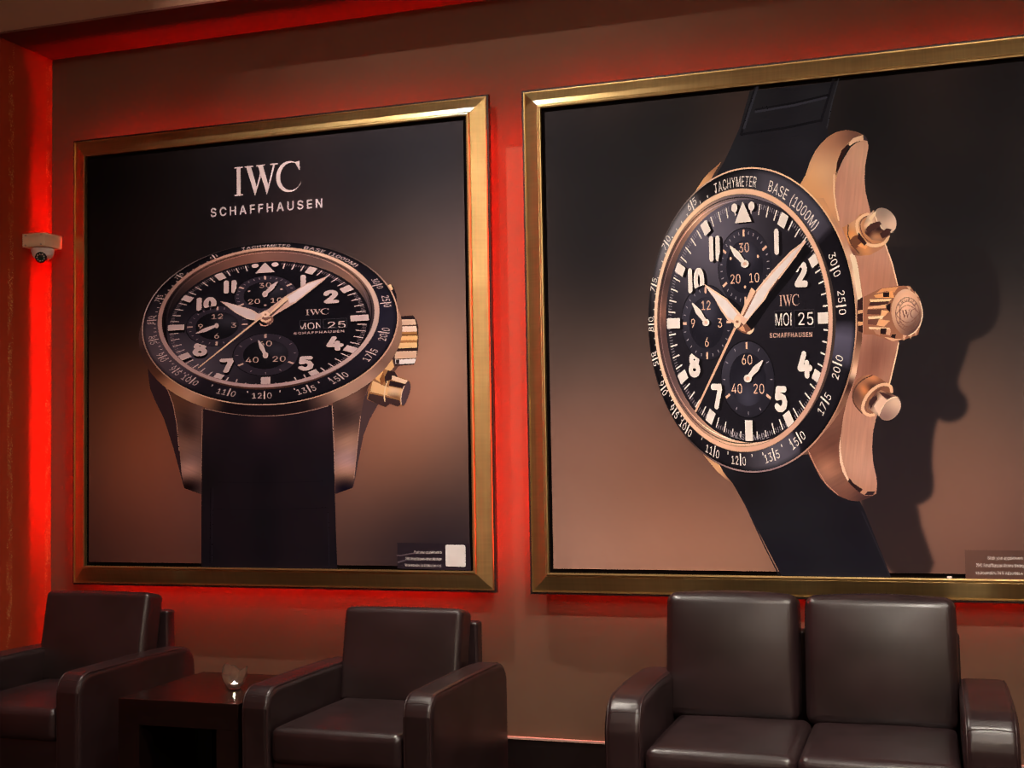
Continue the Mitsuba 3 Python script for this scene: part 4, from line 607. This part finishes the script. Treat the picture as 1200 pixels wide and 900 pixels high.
lc = np.array([(0.4906,0.0284)][0]); a = np.linspace(0, 2 * math.pi, 60); el = lambda rx, ry: np.c_[lc[0] + rx * np.cos(a), lc[1] + ry * np.sin(a)]
brown = (120, 78, 62)
P += [area(LineString(el(.045, .0655)).buffer(.0012), brown), area(LineString(el(.033, .05)[3:28]).buffer(.0012), brown), area(LineString(el(.033, .05)[33:58]).buffer(.0012), brown)]
for s in (1, -1): P.append(area(LineString(np.c_[lc[0] + np.linspace(-.044, .044, 24), lc[1] + s * .034 * np.cos(np.linspace(-1.57, 1.57, 24))]).buffer(.0013), brown))
P.append(area(shapely.affinity.translate(shapely.affinity.scale(IWC, .026, .034, origin=(0, 0)), lc[0] - IWC_W * .013, lc[1] - .017), brown))
for txt, a0, a1 in (('PROBUS', 140, 40), ('SCAFUSIA', 215, 325)):
    for i, ch in enumerate(txt):
        an = math.radians(a0 + (a1 - a0) * i / (len(txt) - 1)); v, f = type_at(ch, (lc[0] + .039 * math.cos(an), lc[1] + .057 * math.sin(an)), .011, math.degrees(an) - 90 if a1 < a0 else math.degrees(an) + 90, True); P.append((v, f, brown))
prR.put('winding_crown', P, 'large toothed crown with engraved emblem', PR)
palR = dict(ink=(226, 206, 188), rose=(222, 172, 142), dim=(150, 136, 136), brand=(200, 156, 136), shadow=(20, 16, 18), shoff=(.013, -.006), iwc_dy=.022, win=.0, mon=(.452, .0), swiss=True, squash=0,
    edge=keyed([(0, (226, 180, 146)), (40, (226, 176, 136)), (70, (200, 150, 116)), (95, (190, 142, 112)), (120, (150, 104, 82)), (140, (190, 136, 108)), (165, (130, 104, 104)), (185, (150, 118, 112)), (205, (90, 66, 62)), (225, (30, 24, 26)), (270, (36, 29, 29)), (300, (60, 52, 50)), (325, (100, 88, 84)), (345, (200, 160, 132))]),
    bezel=keyed([(0, (36, 33, 35)), (8, (48, 44, 48)), (16, (72, 66, 72)), (50, (72, 67, 76)), (56, (62, 56, 64)), (58, (24, 20, 24)), (92, (27, 23, 27)), (94, (62, 56, 66)), (98, (84, 77, 90)), (106, (70, 64, 76)), (110, (28, 24, 28)), (147, (25, 21, 25)), (149, (76, 68, 76)), (162, (86, 78, 85)), (174, (62, 55, 60)), (184, (30, 25, 29)), (225, (22, 18, 21)), (262, (23, 19, 21)), (278, (40, 35, 37)), (298, (100, 92, 94)), (316, (124, 115, 115)), (331, (116, 106, 105)), (336, (40, 35, 36)), (345, (27, 24, 25))]),
    gold=keyed([(0, (234, 184, 146)), (40, (230, 176, 140)), (80, (226, 172, 138)), (110, (196, 146, 126)), (150, (206, 152, 126)), (190, (222, 166, 132)), (230, (232, 182, 146)), (280, (232, 186, 152)), (320, (236, 188, 148))]),
    rehaut=keyed([(0, (98, 84, 88)), (40, (128, 110, 114)), (80, (136, 118, 124)), (110, (120, 102, 110)), (135, (170, 132, 118)), (165, (214, 170, 140)), (195, (220, 170, 134)), (215, (160, 116, 96)), (240, (96, 70, 66)), (265, (84, 58, 54)), (275, (120, 80, 66)), (290, (70, 50, 48)), (315, (130, 92, 76)), (330, (196, 144, 114)), (345, (130, 106, 100))]),
    dial=lambda v: dk(v, (29, 25, 29), (96, 87, 95), np.array((-.42, .80)), .46), subring=lambda v, k: dk(v, (36, 32, 38), (58, 53, 61), np.array((-.2, .2)), .25), subdisc=lambda v, k: dk(v, (30, 27, 33), (62, 57, 66), np.array((.03, .10)), .085) if k != '6' else dk(v, (30, 27, 33), (60, 56, 66), np.array((0, -.14)), .1),
    hands=[([(0.0981,0.3345),(0.1313,0.3112),(0.0465,0.2015),(-0.0421,0.098),(-0.1105,0.0032),(-0.1529,-0.023),(-0.1657,0.0199),(-0.0509,0.1547)], (20, 17, 19)), ([(-0.2744,0.1676),(-0.1979,0.1242),(-0.15,0.0827),(-0.1716,0.0626),(-0.2261,0.1222)], (22, 19, 22)),
           ([(-0.1727,0.0203),(-0.1514,0.0333),(-0.1178,-0.0105),(-0.1216,-0.0209),(-0.139,-0.0236),(-0.1597,-0.0156),(-0.1803,-0.0005)], (120, 76, 58)), ([(-0.1387,-0.0131),(-0.1212,-0.0069),(-0.1105,0.0032),(-0.1144,-0.0142),(-0.1286,-0.0241),(-0.1424,-0.0199)], (228, 188, 150)), ([(-0.1732,0.0027),(-0.1554,0.0159),(-0.1457,-0.0127),(-0.163,-0.0084)], (206, 146, 108)), ([(-0.1613,0.055),(-0.1363,0.0749),(-0.1373,0.0397),(-0.1586,0.0267)], (72, 44, 38)),
           ([(-0.3142,0.1963),(-0.3022,0.1892),(-0.2189,0.1289),(-0.1985,0.1029),(-0.1696,0.0696),(-0.1615,0.048),(-0.1867,0.021),(-0.2178,0.0384),(-0.2449,0.0806),(-0.2683,0.1281)], (226, 178, 146)), ([(-0.3024,0.1817),(-0.2226,0.122),(-0.1988,0.0923),(-0.1785,0.063),(-0.1933,0.0354),(-0.2175,0.0508),(-0.2428,0.0911)], (220, 200, 186)),
           ([(0.1046,0.3501),(0.1071,0.3422),(0.066,0.2842),(0.0021,0.2042),(-0.0477,0.1439),(-0.0623,0.1167),(-0.1087,0.0664),(-0.1519,0.0157),(-0.1757,0.0381),(-0.121,0.127),(-0.0957,0.1608),(-0.0314,0.2343),(0.0428,0.3067)], (224, 176, 146)), ([(0.0965,0.3388),(0.0592,0.2864),(-0.0046,0.2081),(-0.051,0.1512),(-0.0728,0.1137),(-0.1373,0.0397),(-0.1544,0.0511),(-0.0925,0.1518),(-0.0212,0.2302),(0.0494,0.301)], (220, 200, 186)),
           ([(-0.118,0.1691),(-0.1001,0.1533),(-0.1289,0.0921),(-0.1543,0.0547),(-0.172,0.045)], (228, 178, 142)), ([(-0.1001,0.1533),(-0.096,0.1502),(-0.1363,0.0749),(-0.1509,0.051),(-0.1564,0.0548)], (140, 92, 70)), ([(-0.0476,0.1475),(-0.0084,0.1978),(-0.0033,0.194),(-0.0408,0.1471)], (70, 46, 40)),
           ([(-0.1933,0.0089),(-0.1837,0.0032),(-0.3579,-0.3369),(-0.3649,-0.3339)], (214, 162, 128)),
           ([(-0.1951,0.032),(-0.1894,0.0512),(-0.177,0.0558),(-0.1651,0.0446),(-0.1634,0.0269),(-0.1712,0.0096),(-0.1837,0.0032),(-0.1925,0.0142)], (236, 188, 152)), ([(-0.1842,0.0357),(-0.1737,0.0352),(-0.1739,0.026),(-0.1844,0.0265)], (140, 88, 66))])
watch_face(prR, PR, HDR, HBR, (-.02, 0), (.043, 0), palR, -.124, [(*[(-0.1415,0.2685),(-0.1997,0.3452)], .026), (*[(-0.1426,-0.2047),(-0.0811,-0.1342)], .026), (*[(-0.3084,0.0341),(-0.362,0.1161)], .024)])
prR.put('clear_label', [area(sbox([(0.6704,-0.9487)][0][0], [(0.6684,-1.008)][0][1] - .004, .985, [(0.6722,-0.8978)][0][1]), lambda v: bgR(v) * .86)], 'clear film label', PR)
ar = [(0.7531,-0.9265),(0.7098,-0.9557),(0.7057,-0.9842)]; rr = ar[0][0] + (w3[1][0] - w3[0][0]) * 1.06
address_lines(prR, PR, rr, ar[0][1], (ar[0][1] - ar[2][1]) / 2, .0125, [rr - ar[0][0], rr - ar[1][0], rr - ar[2][0]], (232, 208, 190))
prR.put('blank_sticker', [area(sbox(rr + .02, ar[1][1] - .046, rr + .118, ar[1][1] + .055), (232, 214, 198))], 'small pale square sticker', PR)
k = obj('paper_scrap', bx([(0.6026,-1.015)][0][0] + CXR[0], [(0.6199,-1.015)][0][0] + CXR[0], 5.1790, 5.1805, CXR[1] - 1.0072, CXR[1] - .998), 'white_paper'); labels[k] = {'label': 'tiny white scrap of paper caught on the lower lip of the frame above the sofa', 'category': 'paper scrap'}

# ------------------------------------------------------------------ leather seating
def cushion(w, d, h, r, puff=(0, 0, 0), n=.022):
    """Soft box centred on the origin, w x d x h, its faces swelling by puff along x, y, z."""
    m = hull_spheres([(x, y, z) for x in (-w / 2 + r, w / 2 - r) for y in (-d / 2 + r, d / 2 - r) for z in (-h / 2 + r, h / 2 - r)], r, 16).refine_to_length(n)
    q = m.to_mesh(); v = q.vert_properties[:, :3].astype(float).copy()
    a, b, c = v[:, 0] / (w / 2), v[:, 1] / (d / 2), v[:, 2] / (h / 2)
    e = lambda t: np.clip(1 - t * t, 0, 1) ** .75
    v += np.c_[np.sign(a) * np.clip((np.abs(a) - .6) / .4, 0, 1) * e(b) * e(c) * puff[0], np.sign(b) * np.clip((np.abs(b) - .3) / .7, 0, 1) * e(a) * e(c) * puff[1], np.sign(c) * np.clip((np.abs(c) - .3) / .7, 0, 1) * e(a) * e(b) * puff[2]]
    v += .0022 * (meshkit.noise(v * 9 + 3, 5)[:, None] - .5)
    return trimesh.Trimesh(v, q.tri_verts, process=True)
def lean(m, ang):
    """Tilts backwards about the x axis (top goes to +y)."""
    m = m.copy(); m.apply_transform(trimesh.transformations.rotation_matrix(-ang, (1, 0, 0))); return m
def moved(m, *t): m = m.copy(); m.apply_translation(t); return m
def arm_mesh(profile, x0, x1, r=.024, seat=None):
    pts = [(x, y, z) for x in (x0 + r, x1 - r) for (y, z) in profile]
    return to_tri(hull_spheres(pts, r, 16))
def seam_across(profile, r, x0, x1, z, lift):
    """Points across the front of an arm built by arm_mesh, lying on its surface."""
    g = Polygon(profile).buffer(-r); out = []
    for t in np.linspace(-.97, .97, 13):
        x = (x0 + x1) / 2 + t * (x1 - x0) / 2; dx = max(0.0, abs(x - (x0 + x1) / 2) - ((x1 - x0) / 2 - r)); re = math.sqrt(max(1e-8, r * r - dx * dx))
        zz = z + lift * (1 - t * t); c = g.buffer(re).intersection(LineString([(-1, zz), (2, zz)])); out.append((x, c.bounds[0] + .0006, zz))
    return out
def inset(profile, d):
    return np.array(Polygon(profile).buffer(-d).exterior.coords)[:-1]
def make_chair(name, label, group, X, Y, back_up=0.0, bw=.54, bs=-.012):
    k = thing(name, label, 'armchair', group)
    ap = [(0.005, .09), (.0, .50)] + [(.085 - .085 * math.cos(t), .49 + .085 * math.sin(t)) for t in np.linspace(.15, 1.57, 7)] + [(.45, .578), (.76, .572)] + [(.77 + .095 * math.sin(t), .477 + .095 * math.cos(t)) for t in np.linspace(.2, 1.57, 7)] + [(.868, .09)]
    for s in (-1, 1):
        x0, x1 = (.272, .392) if s > 0 else (-.392, -.272)
        a = obj('arm', moved(arm_mesh(inset(ap, .024), x0, x1), X, Y, 0), 'leather', k, smooth=35)
        for xs in (x0 + .009, x1 - .009):      # welted seams along both edges of the arm
            path = [(X + xs, Y + y + .006 * (z < .53), z - .0045) for y, z in [(.004, .12)] + ap[1:10] + [(.74, .573)]]
            obj('welt', tube(path, .0032, 6), 'leather_seam', a, smooth=True)
        path = [(X + x, Y + y, z) for x, y, z in seam_across(ap, .024, x0, x1, .541, .005)]
        obj('welt', tube(path, .0022, 6), 'leather_seam', a, smooth=True)
    obj('frame', moved(rbox(-.272, .272, .03, .80, .075, .298, .012), X, Y, 0), 'leather', k, smooth=35)
    st = cushion(.538, .64, .135, .03, (0, .006, .008)); obj('seat_cushion', moved(st, X, Y + .325, .362), 'leather', k, smooth=45)
    sc = [(X - .258, Y + .010, .424), (X, Y + .002, .428), (X + .258, Y + .010, .424)]
    bk = lean(cushion(bw, .13, .40 + back_up, .026, (0, .012, .004)), .20)
    b = obj('back_cushion', moved(bk, X + bs, Y + .705, .596 + back_up / 2), 'leather', k, smooth=45)
    obj('back_frame', lean(moved(rbox(-.282, .282, .795, .862, .09, .735, .014), 0, 0, 0), .0).apply_translation((X, Y, 0)), 'leather', k, smooth=35)
    for sx in (-1, 1):
        for y in (.06, .80): obj('foot', moved(rbox(sx * .33 - .03, sx * .33 + .03, y - .03, y + .03, 0, .088, .004), X, Y, 0), 'dark_veneer', k)
    return k
make_chair('armchair', 'dark brown leather armchair in the corner by the papered wall, left of the side table', None, -3.725, 4.355, .028, .575, -.03)
make_chair('armchair', 'dark brown leather armchair between the side table and the sofa', None, -2.135, 4.255)

s = thing('sofa', 'two-seat brown leather sofa under the poster with the sideways watch', 'sofa')
SX, SY = -.455, 4.262
ap = [(.008, .09), (.002, .46)] + [(.12 - .118 * math.cos(t), .465 + .132 * math.sin(t)) for t in np.linspace(.15, 1.57, 8)] + [(.30, .604), (.60, .600), (.74, .585)] + [(.76 + .08 * math.sin(t), .50 + .08 * math.cos(t)) for t in np.linspace(.2, 1.57, 5)] + [(.845, .09)]
for sg in (-1, 1):
    x0, x1 = (.518, .688) if sg > 0 else (-.655, -.518)
    a = obj('arm', moved(arm_mesh(inset(ap, .03), x0, x1, .03), SX, SY, 0), 'leather', s, smooth=35)
    for xs in (x0 + .011, x1 - .011):
        obj('welt', tube([(SX + xs, SY + y + .007 * (z < .54), z - .0055) for y, z in [(.008, .12)] + ap[1:13]], (.0034), 6), 'leather_seam', a, smooth=True)
    obj('welt', tube([(SX + x, SY + y, z) for x, y, z in seam_across(ap, .03, x0, x1, .541, .008)], .0024, 6), 'leather_seam', a, smooth=True)
obj('frame', moved(rbox(-.518, .518, .03, .80, .075, .298, .012), SX, SY, 0), 'leather', s, smooth=35)
for i in (-1, 1):
    c = cushion(.509, .60, .14, .034, (.002, .008, .012)); c.apply_translation((SX + i * .2555, SY + .287, .368)); obj('seat_cushion', c, 'leather', s, smooth=45)
for i, (xc, w, hh, yy) in enumerate(((-.752, .498, .468, .655), (-.205, .535, .468, .640))):
    bk = lean(cushion(w, .17, hh, .036, (.004, .032, .014)), .15); obj('back_cushion', moved(bk, xc, SY + yy, .652), 'leather', s, smooth=45)
obj('back_frame', moved(rbox(-.53, .53, .775, .842, .09, .74, .014), SX, SY, 0), 'leather', s, smooth=35)
for sx in (-1, 1):
    for y in (.06, .78): obj('foot', moved(rbox(sx * .58 - .03, sx * .58 + .03, y - .03, y + .03, 0, .088, .004), SX, SY, 0), 'dark_veneer', s)

# ------------------------------------------------------------------ side table, candle glass, camera
t = thing('side_table', 'low glossy dark wood side table with thick edges between the two armchairs', 'side table')
TX0, TX1, TY0, TY1 = -3.112, -2.568, 4.312, 4.93
obj('top', rbox(TX0, TX1, TY0, TY1, .398, .500, .0025), 'dark_veneer', t)
for x0, x1 in ((TX0, TX0 + .097), (TX1 - .097, TX1)):
    for y0, y1 in ((TY0, TY0 + .09), (TY1 - .09, TY1)): obj('leg', bx(x0, x1, y0 + .0005, y1 - .0005, 0, .3985), 'dark_veneer', t)
obj('back_panel', bx(TX0 + .097, TX1 - .097, TY1 - .03, TY1 - .01, .02, .3985), 'dark_veneer', t)  # panel added behind the legs to keep the opening in shade
for x in (TX0 + .01, TX1 - .026): obj('side_panel', bx(x, x + .016, TY0 + .09, TY1 - .09, .02, .3985), 'dark_veneer', t)  # side panels likewise added to darken the opening

GX, GY, GZ = -2.757, 4.60, .500
def glass_bowl():
    n = 64
    def rim(a):     # a wavy, torn-looking edge that climbs to a tip on the right and a shoulder on the left
        return .070 + .024 * max(0, math.cos(a + .15)) ** 5 + .026 * max(0, math.cos(a - 2.75)) ** 3 - .012 * max(0, math.cos(a + 1.1)) ** 4 + .003 * math.sin(7 * a)
    def rad(t, a): return .026 + .029 * math.sin(min(1, t * 1.25) * 1.35) * (1 - .15 * t) + .010 * max(0, math.cos(a + .15)) ** 4 * t ** 2 + .0012 * math.cos(8 * a)
    out, inn = [], []; m = 14
    V, Fc = [], []
    for i in range(n):
        a = 2 * math.pi * i / n; h = rim(a)
        col = [(.0235, 0)] + [(rad(k / m, a), .004 + (h - .004) * k / m) for k in range(m + 1)]
        icol = [(rad(k / m, a) - .0038, max(.009, .004 + (h - .0055) * k / m)) for k in range(m, -1, -1)] + [(.004, .008)]
        for r, z in col + icol: V.append((r * math.cos(a), r * math.sin(a), z))
    L_ = len(V) // n
    for i in range(n):
        j = (i + 1) % n
        for k in range(L_ - 1): Fc += [[i * L_ + k, j * L_ + k, j * L_ + k + 1], [i * L_ + k, j * L_ + k + 1, i * L_ + k + 1]]
    V += [(0, 0, 0), (0, 0, .008)]; b, c = len(V) - 2, len(V) - 1
    for i in range(n):
        j = (i + 1) % n; Fc += [[b, j * L_, i * L_], [c, i * L_ + L_ - 1, j * L_ + L_ - 1]]
    g = trimesh.Trimesh(V, Fc, process=True); g.fix_normals(); return g
k = obj('candle_glass', moved(glass_bowl(), GX, GY, GZ + .0004), 'clear_glass', smooth=40); labels[k] = {'label': 'small clear glass candle bowl with a wavy torn rim on the side table', 'category': 'candle holder'}
k = thing('tea_light', 'lit tea light glowing inside the clear glass bowl', 'candle')
cz = GZ + .0094
obj('cup', moved(lathe([(0, 0), (.0165, 0), (.0165, .012), (.0158, .012), (.0158, .001), (0, .001)], 32), GX, GY, cz), 'tin', k, smooth=40)
obj('wax', moved(lathe([(0, .0085), (.0155, .0085), (.0155, .0012), (0, .0012)], 32), GX, GY, cz), 'wax', k)
obj('flame', moved(lathe([(0, .009), (.005, .0105), (.0062, .013), (.0040, .0165), (.0012, .0215), (0, .024)], 16), GX, GY, cz), 'wax', k, emitter={'type': 'area', 'radiance': rgb(CANDLE, CANDLE * .62, CANDLE * .3)})

k = thing('security_camera', 'small white dome security camera under a box mount in the corner', 'security camera')
BX, BY = (-4.2215, -4.090), (5.079, 5.212)
obj('mounting_box', rbox(*BX, *BY, 2.502, 2.569, .003), 'mount_paint', k, smooth=40)
for bx_, bz_ in ((BX[0] + .02, 2.511), (BX[1] - .02, 2.511), (BX[0] + .02, 2.560), (BX[1] - .02, 2.560)):
    c = trimesh.creation.cylinder(radius=.004, height=.003, sections=16); c.apply_transform(trimesh.transformations.rotation_matrix(math.pi / 2, (1, 0, 0))); c.apply_translation((bx_, BY[0] - .001, bz_)); obj('screw', c, 'tin', k)
DXc, DYc = -4.148, 5.140
obj('base_ring', moved(lathe([(0, .0), (.046, .0), (.054, -.003), (.056, -.009), (.056, -.013), (.0, -.013)], 48), DXc, DYc, 2.5015), 'white_plastic', k, smooth=40)
th = np.linspace(0, 1.35, 14)
body = [(.0, -.0125), (.0545, -.0125)] + [(.0545 - .0225 * (t / 1.35) ** 1.6, -.0125 - .040 * math.sin(t * 1.16)) for t in th[1:]] + [(.0, -.0535)]
dome = obj('dome_body', moved(lathe(body, 48), DXc, DYc, 2.5015), 'white_plastic', k, smooth=50)
axis = np.array([.42, -.85, -.32]); axis /= np.linalg.norm(axis)
def aimed(m, at):
    R = trimesh.geometry.align_vectors((0, 0, 1), axis); m = m.copy(); m.apply_transform(R); m.apply_translation(at); return m
c0 = np.array((DXc, DYc, 2.5015 - .036))
eye = obj('eyeball', aimed(lathe([(0, 0), (.027, .0), (.0270, .0485), (.0252, .0515), (0, .0515)], 40), c0), 'black_plastic', k, smooth=40)
obj('lens', aimed(lathe([(0, .0515), (.0095, .0515), (.0095, .0555), (.0075, .0565), (0, .0545)], 32), c0), 'black_gloss', eye, smooth=40)
for i in range(9):
    a = 2 * math.pi * i / 9; m = lathe([(0, .0515), (.0030, .0515), (.0026, .0532), (0, .0538)], 12); m.apply_translation((0.0175 * math.cos(a), .0175 * math.sin(a), 0)); obj('infrared_light', aimed(m, c0), 'white_plastic', eye)
labels[k]['label'] = 'small white dome security camera hanging under a tan box on the papered wall'
